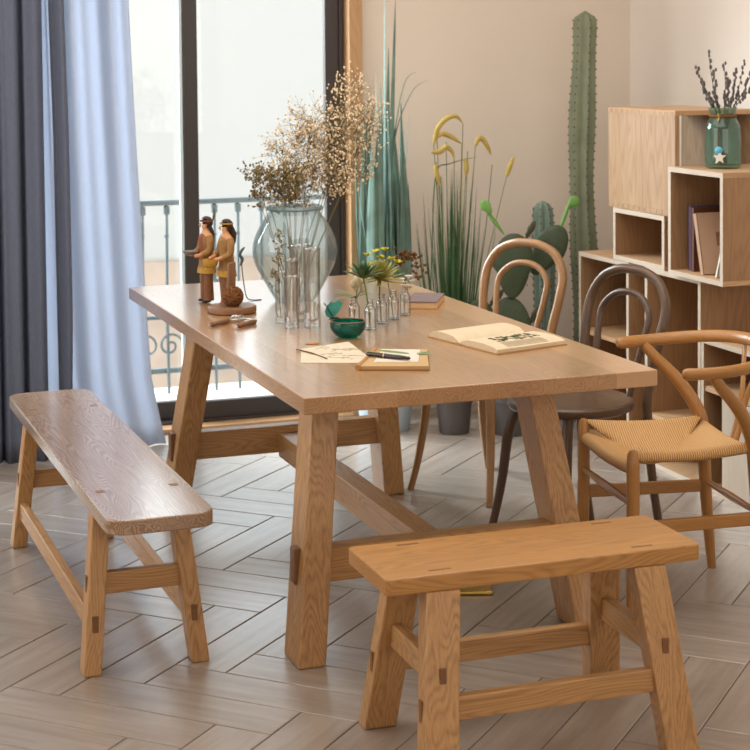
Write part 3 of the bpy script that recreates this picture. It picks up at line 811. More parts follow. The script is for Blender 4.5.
for lb, (x, y) in zip(labels, bxy):
    vessel('glass_bottle', lb, 'bottle', (x, y, Z), bott, .0022, M_clear, 'small glass bottles in a row', base=.006, seg=24)
def petal(mb, c, d, up, L_, w, mat=None, cup=.2):
    d = Vector(d).normalized(); side = d.cross(Vector(up)).normalized()
    p = spline([Vector(c), Vector(c)+d*L_*.5+Vector(up)*L_*cup, Vector(c)+d*L_+Vector(up)*L_*cup*.6], 4)
    mb.tube(p, lerp_list([w*.3, w*.9, w, w*.75, w*.08], len(p)), 6, flat=.18, side=side)
def cutting(name, label, loc, cat='cut flower'):
    return thing(name, label, cat, loc)
def stem(t, pts, r=.0022, mat=None):
    sp = spline(pts, 6); MB().tube(sp, lerp_list([r, r*.9, r*.7], len(sp)), 6).build('stem', mat or M_stemg, t)
# dark green rosette
x, y = bxy[1]
t = cutting('succulent_cutting', 'dark green leafy rosette cutting in a small glass bottle', (x, y, Z+.008)); stem(t, [(0, 0, 0), (-.004, .004, .06), (-.016, .012, .145)], .003)
mb = MB()
for k in range(26):
    a = k*2.4; el = R(8+70*(1-k/26)**1.0); petal(mb, (-.016, .012, .145), (math.cos(a)*math.sin(el)+.01, math.sin(a)*math.sin(el), math.cos(el)), (0, 0, 1), .05+.022*(k < 14), .009, cup=.05)
mb.build('leaves', M_dleaf, t)
# pale pods with long leaves
x, y = bxy[0]
t = cutting('leafy_cutting', 'cutting with pale seed pods and slim green leaves in the leftmost small bottle', (x, y, Z+.008)); stem(t, [(0, 0, 0), (.004, 0, .07), (.012, -.004, .12)], .002)
mb = MB()
for a, e_, L_ in ((3.0, .2, .055), (3.4, -.05, .06), (2.6, .35, .05), (-.6, .2, .045), (.3, .5, .04), (4.2, .1, .045)):
    petal(mb, (.002, 0, .08), (math.cos(a), math.sin(a), e_), (0, 0, 1), L_*1.25, .0075, cup=.1)
mb.build('leaves', plain('sage_leaf', srgb(136, 150, 112), .6, .3), t)
mb = MB()
for k in range(9): mb.ball((.012+rg.gauss(0, .015), rg.gauss(0, .011), .122+rg.gauss(0, .01)), .0105, 2, (1, 1, 1.2))
mb.build('pods', M_mush, t)
# olive green flower head
x, y = bxy[2]
t = cutting('flower_head', 'large olive green drooping flower head in the middle of the bottle row', (x, y, Z+.008)); stem(t, [(0, 0, 0), (-.006, 0, .07), (-.004, .0, .135)], .003)
mb = MB()
for k in range(64):
    a = k*2.39996; el = R(5+95*(k/64)); petal(mb, (-.004, 0, .132), (math.cos(a)*math.sin(el), math.sin(a)*math.sin(el), math.cos(el)*.85), (0, 0, 1), .05+.04*(k/64), .007, cup=.16-.28*(k/64))
mb.build('petals', M_oleaf, t)
# yellow flowers
x, y = bxy[3]
t = cutting('yellow_flower', 'spray of small yellow flowers rising behind the olive flower head', (x, y, Z+.008)); stem(t, [(0, 0, 0), (-.012, .01, .1), (-.03, .02, .17)], .0018)
for dx, dy, dz in ((-.075, .03, .19), (-.05, .02, .2), (-.02, .02, .205), (.0, .015, .175), (-.065, .01, .165), (.022, .02, .165), (-.03, .03, .18)):
    MB().tube([(-.02, .014, .13), ((dx-.02)/2, (dy+.014)/2, (dz+.13)/2), (dx, dy, dz)], .0008, 5).build('twig', M_stemg, t)
    mb = MB()
    for k in range(9):
        a = k*2.4; petal(mb, (dx, dy, dz), (math.cos(a), math.sin(a), rg.uniform(.1, .9)), (0, 0, 1), .017, .0052, cup=.1)
    mb.build('flower', M_yell, t)
# white flowers and the brown cluster
x, y = bxy[4]
t = cutting('white_flower', 'white flower heads with yellow centres low in the right end bottle', (x, y, Z+.008)); stem(t, [(0, 0, 0), (.0, 0, .06), (.004, -.002, .1)], .002)
for dx, dy, dz in ((-.014, -.006, .1), (.012, -.004, .108), (.024, .004, .092), (0, .01, .088), (-.008, -.012, .08), (.014, -.012, .078)):
    mb = MB()
    for k in range(12):
        a = k*2*PI/12; petal(mb, (dx, dy, dz), (math.cos(a), math.sin(a), .7), (0, 0, 1), .017, .0062, cup=.1)
    fl = mb.build('petals', M_wht, t)
    MB().ball((dx, dy, dz+.003), .0045, 2, (1, 1, .6)).build('flower_centre', M_oleaf, fl)
t = cutting('dried_cluster', 'dark brown dried seed clusters on a forked stem in the right end bottle', (x+.001, y+.002, Z+.008)); stem(t, [(0, 0, 0), (.002, .004, .09), (-.004, .01, .17)], .0018, M_stem)
for dx, dy, dz, n_ in ((-.004, .01, .182, 22), (.02, .012, .175, 20), (-.012, .006, .162, 14), (.05, .02, .17, 7), (.055, .01, .142, 8), (.046, .0, .12, 9)):
    MB().tube([(.001, .004, .1), ((dx)/2+.004, (dy+.004)/2, (dz+.09)/2), (dx, dy, dz)], .0008, 5).build('twig', M_stem, t)
    mb = MB()
    for k in range(n_): mb.ball((dx+rg.gauss(0, .0095), dy+rg.gauss(0, .008), dz+rg.gauss(0, .0085)), .0055, 1)
    mb.build('seed_cluster', M_bclus, t)

# ------------------------------------------------------------------ papers and books on the table
def flat_quad(name, label, cat, corners, z0, z1, mat):
    """corners nl,nr,fr,fl in table coordinates"""
    cx = sum(c[0] for c in corners)/4; cy = sum(c[1] for c in corners)/4
    t = thing(name, label, cat, (cx, cy, 0))
    q = [Vector((x-cx, y-cy, z)) for z in (z0, z1) for x, y in corners]
    MB().hexa(q).build('sheet', mat, t, smooth=False); return t, (cx, cy)
M_ink = plain('brown_ink', srgb(170, 156, 124), .8, .1); M_gink = plain('olive_ink', srgb(112, 118, 78), .8, .1); M_dink = plain('dark_green_print', srgb(72, 78, 46), .8, .1)
pc = [(-.352, -.615), (-.165, -.695), (-.125, -.345), (-.287, -.41)]
t, (cx, cy) = flat_quad('drawing_paper', 'cream sheet with a faint botanical drawing lying on the table', 'paper', pc, Z, Z+.0012, M_paper)
mb = MB(); rq = random.Random(11)
for k in range(9):
    bx, by = .01+rq.uniform(-.05, .05), .03+rq.uniform(-.09, .06)
    a = rq.uniform(-.6, .8)
    e = (bx+.06*math.cos(a), by+.09*math.sin(a)+.02)
    mb.tube(spline([(bx, by, Z+.0016), ((bx+e[0])/2+.008, (by+e[1])/2, Z+.0016), (e[0], e[1], Z+.0016)], 4), .0012, 4, flat=.3, side=(0, 0, 1)) if False else mb.tube(spline([(bx, by, Z+.0014), ((bx+e[0])/2+.008, (by+e[1])/2, Z+.0014), (e[0], e[1], Z+.0014)], 4), .0006, 4)
    for j in range(4):
        mb.ball((bx+(e[0]-bx)*rq.random()+rq.uniform(-.012, .012), by+(e[1]-by)*rq.random()+rq.uniform(-.015, .015), Z+.0012), .0055, 1, (1, 1.4, .05))
mb.build('drawing', M_ink, t)
tg = thing('twig', 'thin brown twig lying across the cream drawing sheet', 'twig', (-.283, -.51, Z+.0012))
MB().tube(spline([(-.022, .085, .0022), (.0, .0, .003), (.012, -.085, .0022)], 5), [.0022]*6+[.0016]*5, 6).build('twig_stick', M_twine, tg)
lf = thing('dry_leaf', 'small dry brown leaf lying beside the cream drawing sheet', 'leaf', (-.232, -.335, Z))
MB().prism([(-.02, -.006), (-.004, -.016), (.016, -.01), (.022, .004), (.006, .014), (-.012, .01)], .0004, .002, .0004).build('leaf_blade', plain('dry_leaf_brown', srgb(170, 118, 62), .7, .2), lf)

# note pad with pen and pressed leaves
nc = [(-.245, -.775), (-.07, -.845), (.02, -.60), (-.108, -.535)]
ncx = sum(c[0] for c in nc)/4; ncy = sum(c[1] for c in nc)/4
nb = thing('notebook', 'open brown notebook lying on the near end of the table under the pen', 'notebook', (ncx, ncy, Z))
def quadbox(corners, z0, z1, off, shrink=1.0):
    return MB().hexa([Vector(((x-off[0])*shrink, (y-off[1])*shrink, z)) for z in (z0, z1) for x, y in corners], .0006)
quadbox(nc, 0, .003, (ncx, ncy)).build('cover', plain('tan_cover', srgb(150, 108, 62), .6, .3), nb)
quadbox(nc, .003, .011, (ncx, ncy), .965).build('pages', plain('kraft_pages', srgb(186, 154, 110), .8, .2), nb)
quadbox([(-.19, -.735), (-.075, -.782), (.0, -.60), (-.1, -.55)], .0112, .0118, (ncx, ncy), .95).build('loose_page', plain('white_page', srgb(208, 200, 184), .7, .2), nb)
a, b_ = Vector((nc[0][0]-ncx, nc[0][1]-ncy, .0075)), Vector((nc[3][0]-ncx, nc[3][1]-ncy, .0075))
MB().tube([a, b_], .0075, 12).build('rolled_spine', plain('tan_cover_roll', srgb(170, 124, 72), .6, .3), nb)
pn = thing('pen', 'dark brown fountain pen lying on the open notebook', 'pen', (-.135, -.70, Z+.0119+.0068), math.atan2(-.10, .075))
MB().tube([(-.066, 0, 0), (-.062, 0, 0), (-.01, 0, 0)], [.0045, .006, .0065], 14).build('cap', plain('black_lacquer', srgb(30, 24, 24), .2, .6), pn)
MB().tube([(-.01, 0, 0), (.04, 0, 0), (.068, 0, 0), (.072, 0, 0)], [.006, .006, .0045, .002], 14).build('barrel', plain('dark_lacquer', srgb(44, 28, 26), .2, .6), pn)
MB().tube([(-.012, 0, 0), (-.008, 0, 0)], .0068, 14).build('band', plain('gold_band', srgb(190, 160, 90), .3, .5, metal=1), pn)
MB().box((-.062, -.0015, .0062), (-.025, .0015, .0078), .0005).build('clip', plain('gold_clip', srgb(180, 150, 90), .3, .5, metal=1), pn)
for (lx, ly, rz, L_, w, lab) in ((-.085, -.615, -.95, .05, .012, 'slim pressed green leaf lying on the notebook behind the pen'), (-.015, -.665, .6, .026, .017, 'round pressed green leaf at the right of the notebook')):
    l = thing('pressed_leaf', lab, 'leaf', (lx, ly, Z+.0121), rz)
    out = [(L_*math.cos(a_*PI/8), w*math.sin(a_*PI/8)*(1-.25*math.cos(a_*PI/8))) for a_ in range(16)]
    MB().prism(out, 0, .0009, .0003).build('leaf_blade', plain('pressed_leaf_green', srgb(126, 140, 96), .7, .2, var=.15, vscale=60), l)
    MB().tube([(-L_*1.15, 0, .001), (L_*.9, 0, .0011)], .0006, 4).build('leaf_vein', M_stemg, l)

# open book : two page blocks, gently curved
def open_book():
    A = Vector((.118, -.36)); S = Vector((.15, -.51)); Rn = Vector((.185, -.70)); Rf = Vector((.425, -.63))   # near-edge left, spine, near right, far right
    t = thing('open_book', 'open book with a green plant print on the right half of the table', 'book', (S.x, S.y, Z))
    deep = (Rf-Rn)                                            # direction along the spine
    def block(e0, e1, z0, z1, curve, name, mat, parent, lift=0, grow=0):
        b = bmesh.new(); n = 10; vs_ = []
        for side in (0, 1):
            for j in (0, 1):
                row = []
                for i in range(n+1):
                    s = i/n; p = e0.lerp(e1, s)-S+deep*side
                    p += (e1-e0).normalized()*(grow*(2*s-1))+deep.normalized()*grow*(2*side-1)
                    h = z0 if j == 0 else z0+(z1-z0)*1.0+curve*math.sin(PI*min(1, s*1.6))*(1 if s < .625 else 0) 
                    if j == 1: h = z0+(z1-z0)*min(1, .15+s*5)+curve*math.sin(PI*(1-s)**.7)-(z1-z0)*.25*(s**2)
                    row.append(b.verts.new((p.x, p.y, h)))
                vs_.append(row)
        nb0, nt0, fb, ft = vs_
        for i in range(n):
            b.faces.new((nb0[i], nb0[i+1], nt0[i+1], nt0[i])); b.faces.new((fb[i+1], fb[i], ft[i], ft[i+1]))
            b.faces.new((nt0[i], nt0[i+1], ft[i+1], ft[i])); b.faces.new((nb0[i+1], nb0[i], fb[i], fb[i+1]))
        b.faces.new((nb0[0], nt0[0], ft[0], fb[0])); b.faces.new((nt0[n], nb0[n], fb[n], ft[n]))
        bmesh.ops.recalc_face_normals(b, faces=b.faces)
        m_ = MB(); m_._merge(b); return m_.build(name, mat, parent)
    cv = plain('fawn_board', srgb(176, 136, 90), .7, .2)
    pg = plain('old_pages', srgb(208, 190, 160), .8, .2, var=.04, vscale=40)
    block(S, A, 0, .003, 0, 'cover', cv, t, grow=.004); block(S, Rn, 0, .003, 0, 'cover', cv, t, grow=.004)
    block(S, A, .003, .016, .009, 'left_pages', pg, t); rp = block(S, Rn, .003, .016, .006, 'right_pages', pg, t)
    def on(s, d): # point on right page
        p = S.lerp(Rn, s)-S+deep*d
        return Vector((p.x, p.y, .016+.006*math.sin(PI*(1-s)**.7)-.013*.25*s*s+.0005))
    mb = MB(); rr = random.Random(5)
    for k in range(5):
        d0 = .22+.12*k; p = [on(.36+.02*k, d0), on(.5, d0+.08), on(.62, d0+.14)]
        mb.tube(spline(p, 3), .0011, 4)
        for j in range(7):
            s = .34+.32*rr.random(); q = on(s, d0+.1*rr.random()); mb.ball(q, .007, 1, (1, 1.3, .06))
    mb.build('plant_print', M_dink, rp)
    mb = MB()
    for k in range(6):
        s = .74+.04*k
        if s > .95: break
        q = [on(s, .18+.6*i/6) for i in range(7)]; mb.tube(q, .0007, 4)
    mb.build('text_lines', plain('faded_print', srgb(168, 154, 128), .8, .1), rp)
open_book()
# closed book behind the bottles
c_ = [(.244, .185), (.338, .135), (.436, .31), (.35, .37)]
ccx = sum(c[0] for c in c_)/4; ccy = sum(c[1] for c in c_)/4
cb = thing('closed_book', 'closed book with dusky mauve cover lying behind the row of bottles', 'book', (ccx, ccy, Z))
quadbox(c_, 0, .003, (ccx, ccy)).build('cover', plain('fawn_cover', srgb(176, 140, 100), .7, .2), cb)
quadbox(c_, .003, .02, (ccx, ccy), .97).build('pages', plain('buff_pages', srgb(206, 172, 128), .8, .2), cb)
quadbox(c_, .02, .024, (ccx, ccy), .99).build('front_cover', plain('mauve_cover', srgb(120, 102, 100), .6, .3, var=.1, vscale=30), cb)

# ------------------------------------------------------------------ figurines
M_skin = plain('figurine_skin', srgb(196, 140, 96), .5, .3); M_hair = plain('figurine_hair', srgb(58, 40, 30), .5, .3)
M_tunic = plain('figurine_tunic', srgb(142, 104, 56), .6, .3, var=.15, vscale=60); M_fringe = plain('figurine_fringe', srgb(176, 136, 60), .7, .2, var=.2, vscale=160)
M_trouser = plain('figurine_trousers', srgb(122, 82, 52), .6, .3, var=.15, vscale=60); M_shoe = plain('figurine_shoe', srgb(36, 28, 26), .35, .5)
M_red = plain('figurine_vest', srgb(132, 72, 52), .6, .3); M_bowlg = plain('figurine_bowl', srgb(118, 110, 104), .4, .5)
def figurine(label, loc, rz, woman):
    """facing local +x, .27 m tall"""
    g = thing('figurine', label, 'figurine', loc, rz, 'carved figurines')
    # one continuous body grown over a skeleton
    V = [(0, 0, .135), (0, 0, .185), (0, 0, .212), (.002, 0, .228), (.004, 0, .248),
         (0, .034, .203), (.006, .04, .165), (.038, .024, .15), (.05, .018, .15),
         (0, -.034, .203), (.006, -.04, .165), (.038, -.024, .15), (.05, -.018, .15),
         (0, .014, .12), (.002, .015, .07), (0, .016, .012), (.018, .017, .006),
         (0, -.014, .12), (.002, -.015, .07), (0, -.016, .012), (.018, -.017, .006)]
    E_ = [(0, 1), (1, 2), (2, 3), (3, 4), (2, 5), (5, 6), (6, 7), (7, 8), (2, 9), (9, 10), (10, 11), (11, 12), (0, 13), (13, 14), (14, 15), (15, 16), (0, 17), (17, 18), (18, 19), (19, 20)]
    RD = [.02, .023, .018, .0085, .0165, .01, .008, .0065, .006, .01, .008, .0065, .006, .014, .0105, .008, .006, .014, .0105, .008, .006]
    me = bpy.data.meshes.new('body'); me.from_pydata([Vector(v) for v in V], E_, []); me.materials.append(M_skin)
    o = bpy.data.objects.new('body', me); COL.objects.link(o); o.parent = g
    md = o.modifiers.new('skin', 'SKIN'); md.use_smooth_shade = True
    for i, d in enumerate(me.skin_vertices[0].data): d.radius = (RD[i], RD[i]); d.use_root = (i == 0)
    o.modifiers.new('sub', 'SUBSURF').levels = 2; o.modifiers['sub'].render_levels = 2
    # face : nose, eyes, mouth
    mb = MB(); mb.ball((.0215, 0, .243), .0042, 1, (1, .7, 1.3)); mb.build('nose', M_skin, g)
    mb = MB()
    for s in (-1, 1): mb.ball((.0185, s*.0065, .2475), .0018, 1)
    mb.build('eyes', M_hair, g)
    MB().ball((.0195, 0, .2365), .0028, 1, (.5, 1.4, .5)).build('mouth', M_red, g)
    # hair, band, braids
    b = bmesh.new(); bmesh.ops.create_uvsphere(b, u_segments=20, v_segments=14, radius=.0205)
    bmesh.ops.delete(b, geom=[v for v in b.verts if v.co.x > .007 and v.co.z < .010], context='VERTS')
    bmesh.ops.transform(b, matrix=Matrix.Translation((-.001, 0, .250)), verts=b.verts); m_ = MB(); m_._merge(b)
    if woman:
        m_.tube(spline([(-.01, 0, .25), (-.021, 0, .225), (-.022, 0, .2), (-.017, 0, .172)], 5), lerp_list([.016, .019, .015, .003], 16), 10, flat=.55, side=(0, 1, 0))
    else:
        for s in (-1, 1): m_.tube(spline([(-.006, s*.014, .24), (-.014, s*.018, .215), (-.012, s*.02, .185), (-.012, s*.02, .178)], 5), lerp_list([.006, .006, .005, .002], 16), 8)
    m_.build('hair', M_hair, g)
    MB().lathe([(.0208, .2535), (.0216, .2555), (.0208, .258)], 24, M=Matrix.Translation((-.001, 0, 0)), closed=True).build('headband', M_fringe if woman else M_red, g)
    if not woman:
        p = spline([(-.02, .004, .255), (-.026, .004, .275), (-.024, .004, .297)], 5)
        MB().tube(p, lerp_list([.001, .0045, .004, .0006], len(p)), 6, flat=.25, side=(1, 0, 0)).build('feather', plain('feather_green', srgb(88, 104, 70), .6, .3), g)
    # tunic with sleeves and fringe
    m_ = MB()
    tp = [(.0, .217), (.014, .217), (.028, .208), (.0275, .185), (.0255, .165), (.027, .14), (.033, .105), (.0345, .098), (.032, .097), (.0, .1)]
    m_.lathe(smooth_prof(tp[1:-1], 3), 24, sx=.82, sy=1.08)
    for s in (-1, 1):
        p = spline([(0, s*.026, .208), (.002, s*.037, .19), (.008, s*.041, .165), (.026, s*.032, .154)], 5)
        m_.tube(p, lerp_list([.011, .0115, .0105, .0105], len(p)), 10)
    m_.build('tunic', M_tunic, g)
    MB().lathe([(.0328, .112), (.0362, .094), (.034, .0935), (.031, .11)], 24, sx=.83, sy=1.09, closed=True).build('fringe', M_fringe, g)
    if not woman:
        MB().lathe(smooth_prof([(.0155, .2165), (.0295, .2085), (.029, .185), (.0275, .163)], 3), 24, sx=.84, sy=.9).build('vest', M_red, g)
        for s in (-1, 1):
            MB().tube([(0, s*.0145, .115), (.001, s*.0155, .06), (0, s*.0165, .012), (0, s*.0165, .008)], [.0155, .0145, .0155, .015], 12).build('trouser_leg', M_trouser, g)
            MB().ball((.009, s*.017, .0065), .0085, 2, (1.9, .95, .75)).build('shoe', M_shoe, g)
        MB().lathe(smooth_prof([(.002, -.006), (.016, -.002), (.024, .008), (.022, .009), (.014, .001), (.002, -.002)], 3), 20, M=Matrix.Translation((.055, 0, .155))).build('held_bowl', M_bowlg, g)
    else:
        MB().lathe(smooth_prof([(.0335, .105), (.0275, .06), (.024, .02), (.026, .004), (.02, .001)], 3), 24, sx=.75, sy=1.0).build('skirt', M_trouser, g)
        MB().lathe(smooth_prof([(.01, -.014), (.02, -.01), (.025, .008), (.023, .008), (.017, -.004), (.004, -.008)], 3), 20, M=Matrix.Translation((.054, 0, .138))).build('held_basket', M_fringe, g)
    g.scale = (1.06, 1.06, 1.07); return g
figurine('carved male figurine in a tunic with a feather in the hair, holding a bowl', (-.31, .585, Z), R(188), False)
figurine('carved female figurine with long dark hair, holding a basket', (-.272, .468, Z), R(190), True)

# twine ball with a wooden stub on a round base
sb = thing('twine_stand', 'ball of brown twine with an upright wooden stub on a round wooden base', 'stand', (-.29, .335, Z))
MB().lathe([(0, 0), (.074, 0), (.078, .003), (.078, .018), (.075, .022), (0, .022)], 40).build('base', wood('plug', 'x'), sb)
mb = MB(); mb.ball((0, -.01, .052), .031, 3)
for k in range(16):
    ax = Vector((rg.gauss(0, 1), rg.gauss(0, 1), rg.gauss(0, 1))).normalized(); u = ax.orthogonal().normalized(); w = ax.cross(u)
    mb.tube([Vector((0, -.01, .052))+(u*math.cos(a*PI/12)+w*math.sin(a*PI/12))*.0315+ax*.006*((k % 3)-1) for a in range(24)], .0034, 5, closed=True)
mb.build('twine_ball', M_twine, sb)
MB().hexa([Vector(p) for p in ((-.012, .02, .022), (.018, .02, .022), (.018, .04, .022), (-.012, .04, .022), (-.004, .022, .155), (.02, .022, .16), (.02, .036, .16), (-.004, .036, .155))], .003).build('wooden_stub', wood('plug', 'z'), sb)
wr = thing('wire_ornament', 'thin curved grey wire ornament standing behind the twine ball', 'ornament', (-.19, .56, Z))
MB().tube(spline([(.06, -.0, .0016), (.03, 0, .002), (.01, 0, .012), (.0, 0, .06), (-.006, 0, .12), (-.004, 0, .15)], 6), .0018, 6).build('wire', M_iron, wr)
MB().tube(spline([(-.012, 0, .12), (-.004, 0, .14), (-.012, 0, .158), (-.002, 0, .175), (.006, 0, .182)], 5), lerp_list([.002, .006, .005, .005, .001], 21), 8).build('bird_head', M_iron, wr)
# small tools
tl = thing('hand_tool', 'small tool with brown wooden handles and steel jaws lying on the table', 'tool', (-.355, .125, Z+.0082), math.atan2(.13, .165))
MB().tube([(-.09, 0, 0), (-.086, 0, 0), (-.01, 0, 0), (-.004, 0, 0)], [.006, .008, .0078, .006], 10).build('handle', wood('plug', 'x'), tl)
MB().tube([(-.1, 0, 0), (-.085, 0, 0)], .003, 8).build('ferrule', M_steel, tl)
mb = MB(); mb.tube(spline([(-.006, 0, 0), (.015, .004, 0), (.03, .014, .004), (.04, .008, .008), (.036, -.006, .008), (.05, -.012, .008)], 5), .004, 8); mb.tube(spline([(.012, 0, 0), (.035, -.014, 0), (.062, -.008, 0), (.08, .006, 0)], 5), .0032, 8)
mb.build('jaws', M_steel, tl)
MB().tube([(-.074, -.09, 0), (-.07, -.09, 0), (.014, -.086, 0), (.02, -.085, 0)], [.006, .0078, .0078, .005], 10).build('handle', wood('plug', 'x'), tl)
MB().tube([(-.086, -.0905, 0), (-.07, -.09, 0)], .003, 8).build('ferrule', M_steel, tl)
MB().tube(spline([(.018, -.0853, 0), (.042, -.07, 0), (.05, -.035, 0), (.034, -.008, 0)], 5), .004, 8).build('pivot', M_steel, tl)

# ------------------------------------------------------------------ plants
def pot(parent, r, h, mat, soil=True):
    MB().lathe([(0, 0), (r*.78, 0), (r*.8, .004), (r*.95, h*.8), (r*1.0, h*.8), (r*1.02, h), (r*.95, h), (r*.93, h*.85), (r*.9, h*.84), (0, h*.84)], 36).build('pot', mat, parent)
    MB().lathe([(0, h*.9), (r*.93, h*.88), (r*.93, h*.84)], 30).build('soil', M_soil, parent)
def blade(mb, base, tip, w, bend=(0, 0, 0), n=9, fold=.25):
    b0 = Vector(base); t0 = Vector(tip); m_ = (b0+t0)/2+Vector(bend)
    p = spline([b0, m_, t0], n//2+1)
    d = (t0-b0); side = Vector((0, 0, 1)).cross(d)
    if side.length < .02: side = Vector((1, 0, 0))
    ang = rnd.uniform(0, PI); side = (Matrix.Rotation(ang, 3, d.normalized()) @ side.normalized())
    mb.tube(p, lerp_list([w*.6, w, w*.95, w*.75, w*.45, w*.06], len(p)), 6, flat=fold, side=side)
# blue-green spiky plant
M_agave = plain('blue_green_leaf', srgb(100, 126, 114), .5, .4, var=.3, vscale=8)
ag = thing('spiky_plant', 'tall spiky plant with blue green sword leaves behind the table, beside the door trim', 'plant', (.735, 1.74, 0))
pot(ag, .13, .24, M_potb)
mb = MB(); rp_ = random.Random(21)
for k in range(62):
    a = rp_.uniform(0, 2*PI); sp_ = rp_.uniform(.02, .1); h = rp_.uniform(.8, 1.38)
    mb_base = (math.cos(a)*.045, math.sin(a)*.045, .2)
    blade(mb, mb_base, (math.cos(a)*sp_*1.2, math.sin(a)*sp_, h), rp_.uniform(.014, .026), (math.cos(a)*.035, math.sin(a)*.015, 0), fold=.2)
for dx, dy, h in ((.015, 0, 1.86), (.055, -.02, 1.80), (-.03, 0, 1.52), (.0, .02, 1.45), (.03, .0, 1.6)):
    blade(mb, (0, 0, .2), (dx, dy, h), .016, (0, 0, 0), fold=.22)
for e_ in ((.15, 1.50), (.205, 1.465)):
    p = spline([(.0, 0, .3), (.03, 0, .9), (.04+e_[0]*.05, -.01, 1.22), (e_[0]*.62, -.015, e_[1]-.05), (e_[0], -.02, e_[1])], 6)
    mb.tube(p, lerp_list([.01, .011, .009, .006, .0008], len(p)), 6, flat=.25, side=(.5, .8, 0))
for dx, h, bx in ((-.11, 1.3, .0), (.11, 1.32, .01), (-.12, 1.02, 0)):
    blade(mb, (0, 0, .6 if dx > .12 else .2), (dx, -.02, h), .010, (bx, 0, .02), fold=.2)
mb.build('leaves', M_agave, ag)

# foxtail grass
M_grass = plain('grass_blade', srgb(62, 92, 56), .55, .3, var=.3, vscale=5); M_fox = plain('yellow_foxtail', srgb(186, 162, 88), .8, .1, bump=.6, bscale=400, var=.12, vscale=40)
gr = thing('ornamental_grass', 'potted green grass with yellow curved foxtail heads behind the table', 'plant', (.975, 1.56, 0))
pot(gr, .078, .16, M_potg)
mb = MB()
for k in range(260):
    a = rp_.uniform(0, 2*PI); s = abs(rp_.gauss(0, .1)); h = rp_.uniform(.55, 1.12)-s*.6
    blade(mb, (math.cos(a)*.04*rp_.random(), math.sin(a)*.04*rp_.random(), .13), (math.cos(a)*s, math.sin(a)*s*.8, h), rp_.uniform(.0022, .0042), (math.cos(a)*s*.1, 0, 0), n=7, fold=.3)
for dx, h, w in ((-.16, .88, .006), (.1, 1.15, .004), (-.13, 1.0, .005)):
    blade(mb, (0, 0, .13), (dx, 0, h), w, (-.03*(dx < 0), 0, 0), fold=.25)
mb.tube(spline([(-.12, -.02, .3), (-.1, -.02, .8), (-.08, -.02, 1.08), (-.02, -.02, 1.12), (.1, -.02, 1.145)], 6), lerp_list([.004, .004, .005, .004, .001], 25), 5, flat=.4)
for dx, z in ((-.075, 1.26), (-.035, 1.24), (-.08, 1.16), (.0, 1.12), (.06, 1.2), (.17, 1.14), (-.06, 1.1)):
    mb.tube(spline([(0, 0, .14), (dx*.7, -.01, z*.6), (dx, -.02, z-.03)], 6), .0016, 5)
mb.build('blades', M_grass, gr)
heads = [[(-.09, 1.2), (-.075, 1.26), (-.035, 1.305), (.01, 1.315), (.04, 1.285)],
         [(-.075, 1.23), (-.05, 1.245), (-.01, 1.23), (.035, 1.2)],
         [(-.1, 1.17), (-.06, 1.172), (-.035, 1.19), (-.01, 1.17), (.0, 1.14)],
         [(.095, 1.19), (.11, 1.22), (.13, 1.215), (.155, 1.175), (.165, 1.15)],
         [(.05, 1.14), (.055, 1.1), (.05, 1.06)], [(-.085, 1.12), (-.075, 1.07), (-.065, 1.03)],
         [(.235, 1.06), (.25, 1.1), (.27, 1.145)]]
for hd in heads:
    p = spline([(x, -.02, z) for x, z in hd], 5)
    MB().tube(p, lerp_list([.005, .0105, .011, .0105, .007, .001], len(p)), 8).build('foxtail_head', M_fox, gr)
mb = MB()
for hx, hz in ((-.09, 1.2), (.095, 1.19), (.05, 1.06), (-.065, 1.03), (.235, 1.06), (.04, 1.285), (.035, 1.2), (0, 1.14)):
    mb.tube(spline([(0, 0, .14), (hx*.55, -.01, .65), (hx, -.02, hz)], 6), .0017, 5)
mb.build('flower_stalks', M_stemg, gr)

